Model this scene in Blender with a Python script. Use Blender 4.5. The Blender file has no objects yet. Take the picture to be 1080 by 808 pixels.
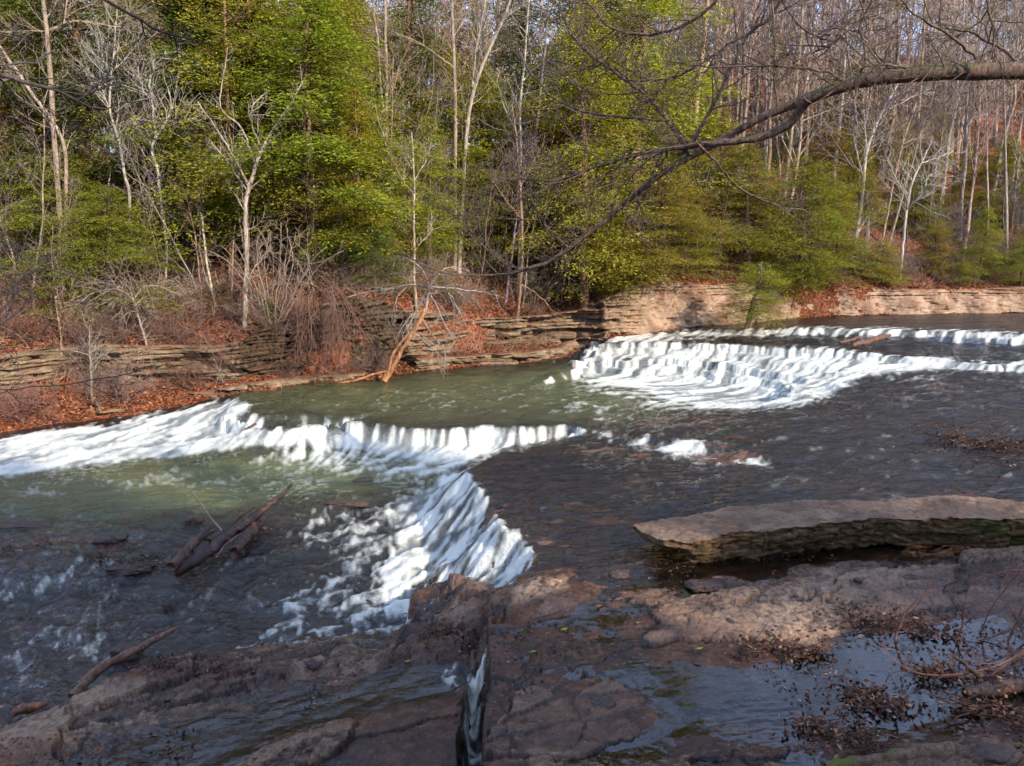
EXPO = 0.64
import bpy, math, random
import numpy as np
from mathutils import Vector, geometry as mgeo
sc = bpy.context.scene
C = sc.collection
RS = np.random.RandomState
F, U0, V0, CZ = 800.0, 540.0, 404.0, 5.0
PITCH = math.atan(134/800.0)
cp, sp = math.cos(PITCH), math.sin(PITCH)

# ---------------------------------------------------------------- coordinates
def ray(u, v):
    a = (u-U0)/F; b = -(v-V0)/F
    return np.array([a, cp+b*sp, -sp+b*cp])
def at_z(u, v, z):
    d = ray(u, v); t = (z-CZ)/d[2]
    return np.array([d[0]*t, d[1]*t, z])
def at_y(u, v, Y):
    d = ray(u, v); t = Y/d[1]
    return np.array([d[0]*t, Y, CZ+d[2]*t])
def project(x, y, z):
    dz = z-CZ
    fw = y*cp-dz*sp; up = y*sp+dz*cp
    fw = np.maximum(fw, 1e-3)
    return U0+F*x/fw, V0-F*up/fw

# ---------------------------------------------------------------- noise
def _h(ix, iy, iz, seed):
    n = (ix*374761393+iy*668265263+iz*1274126177+seed*362437) & 0x7fffffff
    n = ((n ^ (n >> 13))*1274126177) & 0x7fffffff
    n = ((n ^ (n >> 16))*668265263) & 0x7fffffff
    return ((n ^ (n >> 15)) & 0xffffff)/float(0xffffff)
def vnoise(x, y, z=None, seed=0):
    x = np.asarray(x, float); y = np.asarray(y, float)
    fx = np.floor(x); fy = np.floor(y)
    ix = fx.astype(np.int64); iy = fy.astype(np.int64)
    tx = x-fx; ty = y-fy
    tx = tx*tx*(3-2*tx); ty = ty*ty*(3-2*ty)
    def layer(iz):
        a = _h(ix, iy, iz, seed); b = _h(ix+1, iy, iz, seed)
        c = _h(ix, iy+1, iz, seed); d = _h(ix+1, iy+1, iz, seed)
        return (a*(1-tx)+b*tx)*(1-ty)+(c*(1-tx)+d*tx)*ty
    if z is None:
        return layer(0)
    fz = np.floor(z); iz = fz.astype(np.int64); tz = z-fz; tz = tz*tz*(3-2*tz)
    return layer(iz)*(1-tz)+layer(iz+1)*tz
def fbm(x, y, z=None, o=4, seed=0, g=.5, lac=2.03):
    s = 0; a = 1; t = 0
    for i in range(o):
        s = s+a*vnoise(x*lac**i+i*17.3, y*lac**i-i*9.1, None if z is None else z*lac**i+i*3.7, seed+i); t += a; a *= g
    return s/t
def ss(a, b, x):
    t = np.clip((x-a)/(b-a), 0, 1); return t*t*(3-2*t)
def worley(x, y, seed=0, jit=.95):
    ix = np.floor(x).astype(np.int64); iy = np.floor(y).astype(np.int64)
    f1 = np.full(x.shape, 9.); f2 = np.full(x.shape, 9.); idn = np.zeros(x.shape); dx1 = np.zeros(x.shape); dy1 = np.zeros(x.shape)
    for i in (-1, 0, 1):
        for j in (-1, 0, 1):
            cx = ix+i; cy = iy+j; px = cx+.5+(_h(cx, cy, 1, seed)-.5)*jit; py = cy+.5+(_h(cx, cy, 2, seed)-.5)*jit
            ex = x-px; ey = y-py; d = np.hypot(ex, ey); c = d < f1
            f2 = np.where(c, f1, np.minimum(f2, d)); idn = np.where(c, _h(cx, cy, 3, seed), idn); dx1 = np.where(c, ex, dx1); dy1 = np.where(c, ey, dy1); f1 = np.where(c, d, f1)
    return idn, f2-f1, dx1, dy1
def terrace(h, n, sharp=.16):
    k = h*n; f = np.floor(k); r = k-f
    return (f+ss(.5-sharp, .5+sharp, r))/n

# ---------------------------------------------------------------- objects
def tag(o, label=None, cat=None, group=None, kind=None):
    if label: o['label'] = label
    if cat: o['category'] = cat
    if group: o['group'] = group
    if kind: o['kind'] = kind
    return o
def link(name, me, m=None, parent=None, smooth=True, color=None):
    o = bpy.data.objects.new(name, me); C.objects.link(o)
    if m and not me.materials: me.materials.append(m)
    if parent: o.parent = parent
    if color is not None: o.color = (*color, 1)
    return o
def empty(name, loc, rz=0, s=1):
    o = bpy.data.objects.new(name, None); C.objects.link(o)
    o.location = loc; o.rotation_euler[2] = rz
    o.scale = (s, s, s) if np.isscalar(s) else s
    o.empty_display_size = .2
    return o
def mesh_np(name, V, Fc, smooth=True, attrs=None):
    """V (n,3); Fc (m,4) or (m,3) arrays"""
    me = bpy.data.meshes.new(name)
    V = np.ascontiguousarray(V, dtype=np.float32)
    me.vertices.add(len(V)); me.vertices.foreach_set('co', V.ravel())
    fl = [np.asarray(f, dtype=np.int32) for f in (Fc if isinstance(Fc, list) else [Fc]) if len(f)]
    nl = sum(f.size for f in fl); nf = sum(len(f) for f in fl)
    me.loops.add(nl); me.polygons.add(nf)
    me.loops.foreach_set('vertex_index', np.concatenate([f.ravel() for f in fl]))
    tot = np.concatenate([np.full(len(f), f.shape[1], dtype=np.int32) for f in fl])
    st = np.zeros(nf, dtype=np.int32); st[1:] = np.cumsum(tot)[:-1]
    me.polygons.foreach_set('loop_start', st)
    me.polygons.foreach_set('use_smooth', np.full(nf, smooth))
    for k, a in (attrs or {}).items():
        a = np.asarray(a, dtype=np.float32)
        if a.ndim == 1:
            at = me.attributes.new(k, 'FLOAT', 'POINT'); at.data.foreach_set('value', a)
        else:
            at = me.attributes.new(k, 'FLOAT_VECTOR', 'POINT'); at.data.foreach_set('vector', a.ravel())
    me.update(calc_edges=True)
    return me
def grid_faces(nr, nc):
    i = np.arange(nr-1)[:, None]*nc+np.arange(nc-1)[None, :]
    return np.stack([i, i+1, i+nc+1, i+nc], -1).reshape(-1, 4)

class Tubes:
    """collects tapered tubes and builds them as one mesh"""
    def __init__(s): s.ch = []
    def add(s, pts, rad, k=5):
        s.ch.append((np.asarray(pts, float), np.asarray(rad, float), k))
    def arrays(s):
        groups = {}
        for c in s.ch: groups.setdefault((len(c[0]), c[2]), []).append(c)
        Vs = []; Fs = []; off = 0; capf = []
        for (n, k), L in groups.items():
            P = np.stack([c[0] for c in L]); R = np.stack([c[1] for c in L])
            T = np.gradient(P, axis=1); T /= np.linalg.norm(T, axis=2, keepdims=True)+1e-9
            mt = T.mean(1); ref = np.where((np.abs(mt[:, 2]) > .75)[:, None], np.array([1., .13, 0]), np.array([.1, .2, 1.]))
            ref = ref[:, None, :]
            A = np.cross(T, np.broadcast_to(ref, T.shape)); A /= np.linalg.norm(A, axis=2, keepdims=True)+1e-9
            B = np.cross(T, A)
            an = np.arange(k)*2*math.pi/k
            ring = P[:, :, None, :]+R[:, :, None, None]*(A[:, :, None, :]*np.cos(an)[:, None]+B[:, :, None, :]*np.sin(an)[:, None])
            m = len(L)
            Vs.append(ring.reshape(-1, 3))
            base = off+np.arange(m)[:, None, None]*n*k+np.arange(n-1)[None, :, None]*k
            j = np.arange(k)[None, None, :]; j2 = (j+1) % k
            Fs.append(np.stack([base+j, base+j2, base+k+j2, base+k+j], -1).reshape(-1, 4))
            if k == 4:
                for e in (0, (n-1)*k):
                    capf.append(off+np.arange(m)[:, None]*n*k+e+np.arange(4)[None])
            elif k > 4:
                for e in (0, (n-1)*k):
                    b = off+np.arange(m)*n*k+e
                    for q in range(1, k-2, 2):
                        capf.append(np.stack([b, b+q, b+q+1, b+q+2], 1))
                    if (k % 2) == 1: capf.append(np.stack([b, b+k-2, b+k-1, b+k-1], 1)) if False else None
            off += m*n*k
        capf = [c for c in capf if c is not None]
        return np.concatenate(Vs), np.concatenate(Fs+capf)
    def mesh(s, name, warp=0):
        V, Fc = s.arrays()
        if warp:
            n = np.stack([vnoise(V[:, 0]*9+i*31, V[:, 1]*9, V[:, 2]*9, 5+i)-.5 for i in range(3)], 1)
            V = V+n*warp
        return mesh_np(name, V, Fc)

# ---------------------------------------------------------------- material helpers
class NT:
    def __init__(s, name):
        s.m = bpy.data.materials.new(name); s.m.use_nodes = True
        s.t = s.m.node_tree; s.t.nodes.clear()
        s.out = s.t.nodes.new('ShaderNodeOutputMaterial')
    def n(s, typ, ins=None, **kw):
        x = s.t.nodes.new('ShaderNode'+typ)
        for k, v in kw.items(): setattr(x, k, v)
        for k, v in (ins or {}).items():
            if isinstance(v, bpy.types.NodeSocket): s.t.links.new(v, x.inputs[k])
            elif isinstance(v, bpy.types.Node): s.t.links.new(v.outputs[0], x.inputs[k])
            else:
                if isinstance(v, tuple) and len(v) == 3 and x.inputs[k].type == 'RGBA': v = (*v, 1)
                x.inputs[k].default_value = v
        return x
    def mix(s, f, a, b, mode='MIX'):
        x = s.t.nodes.new('ShaderNodeMix'); x.data_type = 'RGBA'; x.blend_type = mode
        for i, v in ((0, f), (6, a), (7, b)):
            if isinstance(v, bpy.types.Node): v = v.outputs[0]
            if isinstance(v, bpy.types.NodeSocket): s.t.links.new(v, x.inputs[i])
            else: x.inputs[i].default_value = (*v, 1) if isinstance(v, tuple) and len(v) == 3 else v
        return x.outputs[2]
    def math(s, op, a, b=None, c=None, clamp=False):
        x = s.t.nodes.new('ShaderNodeMath'); x.operation = op; x.use_clamp = clamp
        for i, v in enumerate((a, b, c)):
            if v is None: continue
            if isinstance(v, bpy.types.Node): v = v.outputs[0]
            if isinstance(v, bpy.types.NodeSocket): s.t.links.new(v, x.inputs[i])
            else: x.inputs[i].default_value = v
        return x.outputs[0]
    def ramp(s, f, stops, interp='LINEAR'):
        x = s.t.nodes.new('ShaderNodeValToRGB'); cr = x.color_ramp; cr.interpolation = interp
        while len(cr.elements) < len(stops): cr.elements.new(.5)
        for e, (p, c) in zip(cr.elements, stops):
            e.position = p; e.color = (*c, 1) if isinstance(c, tuple) else (c, c, c, 1)
        s.t.links.new(f if isinstance(f, bpy.types.NodeSocket) else f.outputs[0], x.inputs[0])
        return x.outputs[0]
    def noise(s, vec, scale, detail=6, rough=.6, dist=0):
        x = s.n('TexNoise', {'Scale': scale, 'Detail': detail, 'Roughness': rough, 'Distortion': dist})
        if vec is not None: s.t.links.new(vec, x.inputs['Vector'])
        return x.outputs[0]
    def mapping(s, vec, scale=(1, 1, 1), rot=(0, 0, 0)):
        x = s.n('Mapping', {'Scale': scale, 'Rotation': rot}); s.t.links.new(vec, x.inputs['Vector']); return x.outputs[0]
    def attr(s, name): return s.n('Attribute', attribute_name=name)
    def pos(s): return s.n('NewGeometry').outputs['Position']
    def obj(s): return s.n('TexCoord').outputs['Object']
    def bump(s, h, strength=.5, dist=.05, normal=None):
        ins = {'Height': h, 'Strength': strength, 'Distance': dist}
        if normal is not None: ins['Normal'] = normal
        return s.n('Bump', ins).outputs[0]
    def surf(s, sh):
        s.t.links.new(sh.outputs[0] if isinstance(sh, bpy.types.Node) else sh, s.out.inputs['Surface']); return s.m

def mat_bark(name, moss=0, spec=.2, patch=.5, dark=.35, wet=False, scale=1.0):
    t = NT(name); p = t.obj(); col = t.n('ObjectInfo').outputs['Color']
    pm = t.mapping(p, (1, 1, .25))
    n1 = t.noise(pm, 14*scale, 6, .7); n2 = t.noise(p, 2.2*scale, 4, .6)
    dk = t.mix(1.0, col, (dark, dark*.92, dark*.85), 'MULTIPLY')
    c = t.mix(t.ramp(n1, [(.38, 0.0), (.62, 1.0)]), dk, col)
    c = t.mix(t.ramp(n2, [(.45, 0.0), (.7, patch)]), c, dk)
    if wet: c = t.mix(t.ramp(t.noise(p, 5.0, 5, .7), [(.58, 0.0), (.66, .85)]), c, (.30, .10, .035))
    if moss:
        nz = t.n('SeparateXYZ', {0: t.n('NewGeometry').outputs['Normal']}).outputs[2]
        mm = t.math('MULTIPLY', t.ramp(nz, [(.35, 0.0), (.75, 1.0)]), t.ramp(t.noise(p, 3.0, 4, .6), [(.47, 0.0), (.56, moss)]))
        c = t.mix(mm, c, (.09, .1, .02))
    b = t.bump(n1, 1.0 if wet else .6, .05 if wet else .02)
    return t.surf(t.n('BsdfPrincipled', {'Base Color': c, 'Roughness': .35 if wet else .85, 'Specular IOR Level': .5 if wet else spec, 'Normal': b}))

def mat_leafy(name, trans=.35):
    t = NT(name); col = t.n('ObjectInfo').outputs['Color']
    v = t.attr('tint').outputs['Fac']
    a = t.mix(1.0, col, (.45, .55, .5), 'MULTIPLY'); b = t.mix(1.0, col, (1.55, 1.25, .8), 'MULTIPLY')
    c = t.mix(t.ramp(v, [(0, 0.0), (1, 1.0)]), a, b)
    d = t.n('BsdfPrincipled', {'Base Color': c, 'Roughness': .6, 'Specular IOR Level': .25})
    tr = t.n('BsdfTranslucent', {'Color': t.mix(1.0, c, (1.2, 1.2, .6), 'MULTIPLY')})
    return t.surf(t.n('MixShader', {0: trans, 1: d, 2: tr}))
# ================================================================ river plan
# control points: (pixel u, v, water level z, water depth); depth < 0 = rock stands above the water
S = [(-500,500,-.35),(-200,478,-.3),(0,457,-.2),(60,447,-.15),(105,444,-.1),(193,427,.2),(262,413,.6),(330,405,.6),(390,402,.6),
     (450,392,.6),(520,385,.6),(600,379,.6),(616,372,.8),(640,359,1.4),(700,350,1.6),(760,343,1.75),(850,335,1.95),(950,332,2),(1080,330,2),(1400,329,2),(1900,328,2)]
# ledge behind the shore: offset, base above water, height, smoothness (0 strata .. 1 smooth face)
LG = [(2,.8,1.35,0),(2,.8,1.35,0),(2,.8,1.35,0),(2,.8,1.35,0),(1.9,.8,1.3,0),(1.5,.55,1.2,0),(1.2,.3,1.1,0),(1.2,.25,2.0,0),(1.3,.25,2.7,0),
      (1.4,.3,2.3,0),(2.2,.5,1.2,0),(2,.6,1.2,0),(1.4,.5,1.3,.1),(.9,.3,1.5,.35),(.5,.1,2.2,1),(.5,.1,1.9,1),(.5,.05,1.35,1),(.5,.05,1.2,1),(.5,.05,1.25,1),(.5,.05,1.3,1),(.5,.05,1.3,1)]
SP = np.array([at_z(*s) for s in S]); LGa = np.array(LG, float)
def resample(P, step):
    P = np.asarray(P, float); d = np.linalg.norm(np.diff(P[:, :2], axis=0), axis=1); s = np.r_[0, np.cumsum(d)]
    n = max(2, int(s[-1]/step)+1); q = np.linspace(0, s[-1], n)
    return np.stack([np.interp(q, s, P[:, i]) for i in range(P.shape[1])], 1)
CP = []   # x,y,W,dep
def pl(pts, step=.35):
    Q = []
    for (u, v, z, d) in pts:
        p = at_z(u, v, z if d > 0 else z-d); Q.append((p[0], p[1], z, d))
    CP.extend(resample(Q, step).tolist() if len(Q) > 1 else Q)
def dots(pts):
    for q in pts: pl([q])
def wl(pts, step=.3): CP.extend(resample(pts, step).tolist())
# far shore
sh = [(*p[:2], p[2], .12) for p in SP]; CP.extend(resample(sh, .5).tolist())
for off in (.8, 5.0):
    CP.extend(resample([(p[0]-(.3*off if i < 13 else .1*off), p[1]+off, p[2], .4) for i, p in enumerate(SP)], .9).tolist())
# upper ledge
pl([(760,344.5,1.8,.1),(841,346,1.9,.1),(946,348,1.95,.1),(1080,352,1.95,.1),(1400,360,1.95,.1),(1900,372,1.95,.1)])
pl([(750,351,1.65,.1),(841,353.5,1.65,.1),(946,357.5,1.65,.1),(1080,363.5,1.6,.1),(1400,374,1.6,.1),(1900,388,1.6,.1)])
# cascade
pl([(628,364,1.45,.05),(660,360,1.5,.05),(700,361,1.5,.05),(780,364,1.5,.05),(850,368,1.5,.06),(920,374,1.5,.06),(1000,379,1.5,.08),(1080,384,1.5,.1),(1400,405,1.55,.1),(1900,430,1.6,.1)])
pl([(622,370,1.2,.04),(660,370,1.2,.04),(700,371,1.2,.04),(780,374.5,1.2,.04),(850,379,1.25,.04),(920,384,1.3,.06)])
pl([(611,380,1.1,.04),(660,378,1.1,.04),(740,382,1.1,.04),(800,388,1.1,.04),(850,394,1.12,.05)])
pl([(608,386,.85,.04),(660,386,.85,.03),(740,391,.85,.03),(795,397,.85,.04),(835,404,.9,.05)])
pl([(603,392,.6,.15),(640,396,.6,.2),(680,400,.6,.2),(740,404,.6,.2),(790,411,.6,.2),(812,424,.6,.15)])
# shelf rim and what lies below it
pl([(1900,440,1.5,.08),(1400,412,1.45,.08),(1080,393,1.4,.06),(1000,391,1.35,.05),(940,394,1.3,.05),(900,398,1.2,.04),(862,404,1.15,.03),(836,408,1.1,.03),(824,424,1.0,.03),(780,430,.85,.03),(735,432,.8,.03),(684,441,.76,.03),(638,456,.7,.03),(600,462,.68,.03),(575,466,.7,.03),(519,484,.85,.03),(493,496,.9,.04)], .25)
pl([(815,431,.6,.2),(775,433,.6,.2),(735,434.5,.6,.15),(690,441,.6,.12),(645,451,.6,.1),(617,451,.6,.08)])
wl([(1.4,18.6,.3,.15),(.5,17.9,.15,.2),(-.6,16.2,.05,.25),(-1.3,15.2,.0,.25)])
# M ledge
pl([(262,412,.58,.1),(252,428,.58,.08),(250,441,.56,.06),(275,449,.56,.05),(320,450,.58,.05),(350,447.6,.6,.05),(378,445,.6,.05),(438,451,.6,.05),(491,451,.6,.05),(526,449,.6,.05),(596,447.6,.6,.05),(622,451,.6,.05)])
pl([(225,422,.35,.15),(222,438,.25,.15),(245,456,.1,.15),(280,462,.1,.15),(350,461,.2,.2),(438,469,.22,.25),(508,470,.22,.25),(561,466,.25,.2),(605,461,.3,.15)])
dots([(640,415,.6,.3),(700,415,.6,.3),(600,430,.6,.2),(500,400,.6,.35),(500,425,.6,.2),(400,415,.6,.3),(400,435,.6,.12),(320,425,.6,.2),(300,440,.6,.08),(560,410,.6,.3)])
# chute
pl([(180,440,.1,.2),(120,455,0,.2),(60,468,-.1,.25),(0,478,-.15,.25),(-200,500,-.25,.25),(-500,530,-.35,.25)])
dots([(200,455,.05,.2),(240,465,.02,.2),(150,470,0,.2),(148,486,-.02,.3),(50,497,-.08,.3),(0,502,-.1,.3)])
# L pool
dots([(100,510,-.02,.35),(200,500,0,.4),(300,490,.05,.45),(380,495,.08,.4),(430,490,.1,.4),(300,510,0,.35),(0,520,-.05,.2),(150,525,-.02,.3),(230,525,0,.3),(0,545,-.08,.06),(100,545,-.06,.08),(-200,560,-.2,.08),(400,505,.02,.3),(440,512,0,.25)])
pl([(47,572,-.12,.03),(151,550,-.07,.04),(241,540,-.04,.04),(302,528,-.02,.04),(345,529,-.02,.05),(379,529,-.02,.05),(430,525,-.03,.12)])
pl([(-200,600,-.28,.06),(0,592,-.24,.04),(47,583,-.2,.04),(151,562,-.16,.06),(241,551,-.12,.06),(302,541,-.1,.08),(379,540,-.1,.1),(420,545,-.1,.15)])
# lower rapids
pl([(-200,600,-.3,.05),(0,596,-.26,.03),(50,592,-.26,.03),(86,588,-.24,.03),(120,600,-.25,.05)])
pl([(-200,640,-.5,.1),(0,632,-.45,.1),(52,624,-.44,.1),(75,612,-.42,.1),(110,610,-.32,.1)])
dots([(200,610,-.26,.08),(300,600,-.2,.08),(380,580,-.13,.12),(300,640,-.3,.07),(200,650,-.38,.07),(100,680,-.5,.08),(0,700,-.6,.1),(-200,740,-.7,.1),(380,640,-.2,.1),(340,610,-.18,.05),(250,625,-.3,.04)])
pl([(-300,830,-.8,.1),(0,766,-.65,.08),(26,755,-.62,.08),(78,738,-.55,.08),(125,712,-.45,.08),(172,690,-.4,.08),(241,678,-.32,.08),(302,673,-.28,.08),(379,664,-.22,.08),(425,664,-.18,.08)])
pl([(-300,860,-.5,-.2),(0,774,-.45,-.12),(78,745,-.4,-.12),(125,720,-.3,-.12),(172,700,-.25,-.12),(241,688,-.15,-.12),(302,682,-.1,-.12),(379,675,-.05,-.12),(425,678,0,-.12)])
pl([(0,800,-.2,-.12),(100,760,-.08,-.09),(200,722,0,-.1),(300,703,.05,-.1),(400,690,.1,-.1),(430,690,.14,-.1)])
# channel on the near rock
pl([(-150,870,-.3,.03),(0,825,-.2,.03),(100,788,-.08,.03),(200,757,0,.03),(280,733,.06,.03),(350,714,.12,.03),(420,708,.16,.03),(485,703,.2,.03)])
pl([(100,840,-.08,.03),(220,802,0,.04),(300,770,.08,.04),(400,742,.15,.04),(470,730,.18,.04)])
pl([(200,850,.1,-.06),(300,800,.16,-.08),(350,775,.2,-.08),(420,758,.24,-.08),(478,745,.27,-.08)])
dots([(300,860,.2,-.1),(400,860,.3,-.1),(400,800,.28,-.06),(200,900,.1,-.1),(350,830,.24,-.02)])
# centre fall
pl([(493,497,.9,.03),(491,504,.9,.04),(513,524,.9,.04),(517,543,.9,.04),(531,559,.9,.04),(551,571,.9,.04),(561,585,.9,.04),(557,603,.85,.04),(526,622,.75,.03)], .2)
wl([(-.98,14.6,.78,.03),(-1.1,14.0,.7,.03),(-.75,12.9,.68,.03),(-.62,11.9,.65,.03),(-.45,11.2,.65,.03),(-.15,10.75,.68,.03),(.02,10.3,.66,.03),(0,9.95,.6,.03)], .2)
wl([(-1.9,15.4,0,.2),(-1.75,14.3,-.05,.2),(-1.6,13,-.06,.15),(-1.5,12.2,-.08,.15),(-1.35,11.3,-.1,.12),(-1.2,10.9,-.1,.1)], .25)
wl([(-.8,10.95,.22,.04),(-.35,10.25,.42,.04),(-.15,9.8,.5,.04)], .2)
# rock block beside the fall
pl([(436,622,.3,-.08),(452,616,.32,-.08),(479,612,.35,-.06),(505,622,.4,-.04),(522,640,.44,-.04)], .2)
pl([(432,655,.25,-.1),(428,662,.22,-.1),(450,690,.22,-.08),(500,692,.26,-.06),(518,690,.28,-.06)], .2)
dots([(470,650,.28,-.1),(500,660,.3,-.1)])
wl([(-1.5,10.5,-.14,.08),(-1.5,9.9,-.16,.08),(-1.46,9.6,-.16,.08)])
# crack
wl([(-.24,9.3,.66,-.05),(-.26,8.9,.68,-.04),(-.27,8,.7,-.04),(-.24,7,.7,-.05),(-.22,6,.7,-.05),(-.2,4.6,.7,-.05)], .2)
wl([(-.31,8.75,.2,.05),(-.31,8.2,.08,.06),(-.29,7.2,-.15,.08),(-.28,6.4,-.3,.1),(-.27,4.6,-.45,.1)], .2)
wl([(-.47,8.0,.1,.05),(-.47,7.4,-.08,.06),(-.45,6.4,-.3,.1),(-.43,4.6,-.45,.1)], .2)
wl([(-.54,7.85,.28,-.06),(-.53,7,.3,-.08),(-.5,6,.32,-.08),(-.48,4.6,.32,-.08)], .2)
# right near shelf
dots([(535,640,.74,-.03),(570,614,.82,-.07),(600,622,.84,-.03),(560,660,.76,0),(600,650,.8,.015),(650,620,.86,.03),(700,598,.9,.04),(620,560,.9,.03),(600,500,.9,.03),(560,480,.84,.03),(680,500,.95,.03),(550,530,.9,.03),(580,540,.9,.03),(650,540,.92,.03),(600,590,.89,.02),
 (760,515,1.0,.05),(850,500,1.05,.06),(950,480,1.1,.08),(1080,500,1.12,.08),(900,440,1.2,.08),(1000,420,1.3,.08),(1080,440,1.25,.08),(800,450,1.08,.05),(720,450,.95,.03),(850,425,1.1,.04),(1400,520,1.15,.08),(1900,560,1.2,.08),(1400,450,1.35,.08),
 (750,598,.92,.05),(830,588,.95,.07),(900,582,.96,.07),(790,606,.93,.03),(720,622,.88,.03),
 (770,612,.9,-.04),(800,625,.9,-.07),(850,650,.9,-.09),(820,645,.88,-.06),(880,600,.95,-.07),(930,588,.98,-.08),(1000,580,1.0,-.1),(1080,585,1.03,-.12),(1200,590,1.1,-.12),(720,650,.86,-.04),(680,680,.83,-.03),(640,705,.8,-.02),(620,745,.78,-.03),(750,680,.86,-.03),(900,640,.92,-.04),(780,690,.87,-.02),
 (900,700,.9,.04),(1000,700,.9,.04),(1050,650,.93,.01),(970,640,.94,-.03),(1000,610,.96,-.04),(800,725,.87,.03),(850,770,.88,.04),(950,770,.9,.04),(1060,740,.9,.04),(750,760,.85,.03),(700,725,.83,.02),(680,780,.81,0),(600,790,.76,-.02),(560,740,.75,-.03),(540,700,.75,-.03),(1250,700,.95,-.08),(1400,700,1,-.15)])
pl([(690,461,.97,.03),(735,470,1.0,.03),(775,474,1.0,.03)]); pl([(690,468,.88,.04),(735,478,.9,.04),(812,491,.95,.05)])
pl([(560,812,.8,-.08),(700,806,.86,-.08),(860,808,.92,-.09),(930,800,.95,-.1),(1080,796,1.0,-.12),(1300,785,1.0,-.2)])
wl([(-14,3,-.6,-.3),(-5,3,.0,-.3),(-1,3,.5,-.2),(0,3,.8,-.2),(3,3,1.0,-.2),(8,3,1.1,-.3),(14,3,1.2,-.4)], .8)
wl([(-14,8,-.8,.1),(-30,14,-.6,.2),(-60,18,-.5,.2)], 4); wl([(14,8,1.1,-.2),(30,12,1.2,.1),(60,20,1.4,.1)], 4)
dots([]); wl([(-90,1,-.8,.2),(-90,60,-.5,.2)], 20); wl([(100,1,1,.2),(100,60,2,.2)], 20)
CP = np.array(CP)
_tri = mgeo.delaunay_2d_cdt([Vector((float(a), float(b))) for a, b in CP[:, :2]], [], [], 0, 1e-4)
TV = np.array([[v.x, v.y] for v in _tri[0]]); TZ = np.array([CP[o[0], 2:] for o in _tri[3]])
TT = np.array([list(t) for t in _tri[2]])
def tin(x, y):
    """vectorised lookup of (water level, depth)"""
    sh_ = x.shape; x = x.ravel(); y = y.ravel()
    out = np.zeros((len(x), 2)); out[:, 0] = 1; out[:, 1] = .1
    cell = 2.0; ox, oy = -100, -5
    ci = ((x-ox)/cell).astype(int)*1000+((y-oy)/cell).astype(int)
    order = np.argsort(ci, kind='stable'); cs = ci[order]
    for t in TT:
        A, B, Cc = TV[t]
        lo = np.minimum(np.minimum(A, B), Cc); hi = np.maximum(np.maximum(A, B), Cc)
        det = (B[0]-A[0])*(Cc[1]-A[1])-(Cc[0]-A[0])*(B[1]-A[1])
        if abs(det) < 1e-9: continue
        i0, i1 = int((lo[0]-ox)/cell), int((hi[0]-ox)/cell); j0, j1 = int((lo[1]-oy)/cell), int((hi[1]-oy)/cell)
        for i in range(i0, i1+1):
            a = np.searchsorted(cs, i*1000+j0); b = np.searchsorted(cs, i*1000+j1+1)
            if b <= a: continue
            id_ = order[a:b]; px = x[id_]-A[0]; py = y[id_]-A[1]
            w1 = (px*(Cc[1]-A[1])-(Cc[0]-A[0])*py)/det; w2 = ((B[0]-A[0])*py-px*(B[1]-A[1]))/det
            m = (w1 >= -1e-6) & (w2 >= -1e-6) & (w1+w2 <= 1+1e-6)
            if m.any():
                k = id_[m]; a1 = w1[m][:, None]; a2 = w2[m][:, None]
                out[k] = TZ[t[0]]*(1-a1-a2)+TZ[t[1]]*a1+TZ[t[2]]*a2
    return out[:, 0].reshape(sh_), out[:, 1].reshape(sh_)

# ---------------------------------------------------------------- far bank terrain
def shore(x, y):
    """signed distance behind the shore (+ = land) and interpolated (zs, offset, base, height, smooth)"""
    best = np.full(x.shape, 1e9)
    K = np.concatenate([SP[:, 2:3], LGa], 1); ts = SP[:, 0]/SP[:, 1]
    t_ = np.clip(x/np.maximum(y, .5), ts[0], ts[-1])
    par = np.stack([np.interp(t_, ts, K[:, i]) for i in range(5)], -1)
    sg = np.sign(y-np.interp(t_, ts, SP[:, 1]))
    for i in range(len(SP)-1):
        A = SP[i, :2]; D = SP[i+1, :2]-A; L2 = D@D
        t = np.clip(((x-A[0])*D[0]+(y-A[1])*D[1])/L2, 0, 1)
        best = np.minimum(best, np.hypot(x-A[0]-t*D[0], y-A[1]-t*D[1]))
    return best*sg, par
def terrain(x, y, detail=True):
    x = np.asarray(x, float); y = np.asarray(y, float)
    d, P = shore(x, y); zs, d0, zb, hh, sm = [P[..., i] for i in range(5)]
    dd = d+(fbm(x*.5, y*.5, seed=3, o=3)-.5)*.8*ss(0, 1, d)
    apron = zs-.12+(zb+.12)*ss(-.25, 1, dd/d0*1.0)
    e = np.maximum(dd-d0-.15, 0)
    rt = ss(-.05, .35, x/np.maximum(y, 1))
    sl = .42*np.minimum(e, 10)+.27*np.clip(e-10, 0, 20)+.04*np.clip(e-30, 0, 100)
    sr = .33*np.minimum(e, 6)+.5*np.clip(e-6, 0, 45)+.1*np.clip(e-51, 0, 100)
    hill = sl*(1-rt)+sr*rt
    z = apron+(hh-.02)*ss(0, .3, dd-d0-.02)+hill
    if detail:
        z = z+(fbm(x*.35, y*.35, seed=8, o=5)-.5)*1.6*ss(0, 8, e)+(fbm(x*2.2, y*2.2, seed=9, o=4)-.5)*.28*ss(-.1, .6, dd)
    return np.where(d < -.4, -3.0, z)
def on_ground(u, v, y0=18, y1=110):
    """where the line of sight through a pixel meets the far bank"""
    Y = np.linspace(y0, y1, 900); d = ray(u, v)
    X = d[0]*Y/d[1]; Z = CZ+d[2]*Y/d[1]
    T = terrain(X, Y); k = np.where(T >= Z)[0]
    if len(k) == 0: return None
    return np.array([X[k[0]], Y[k[0]], T[k[0]]])
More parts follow.
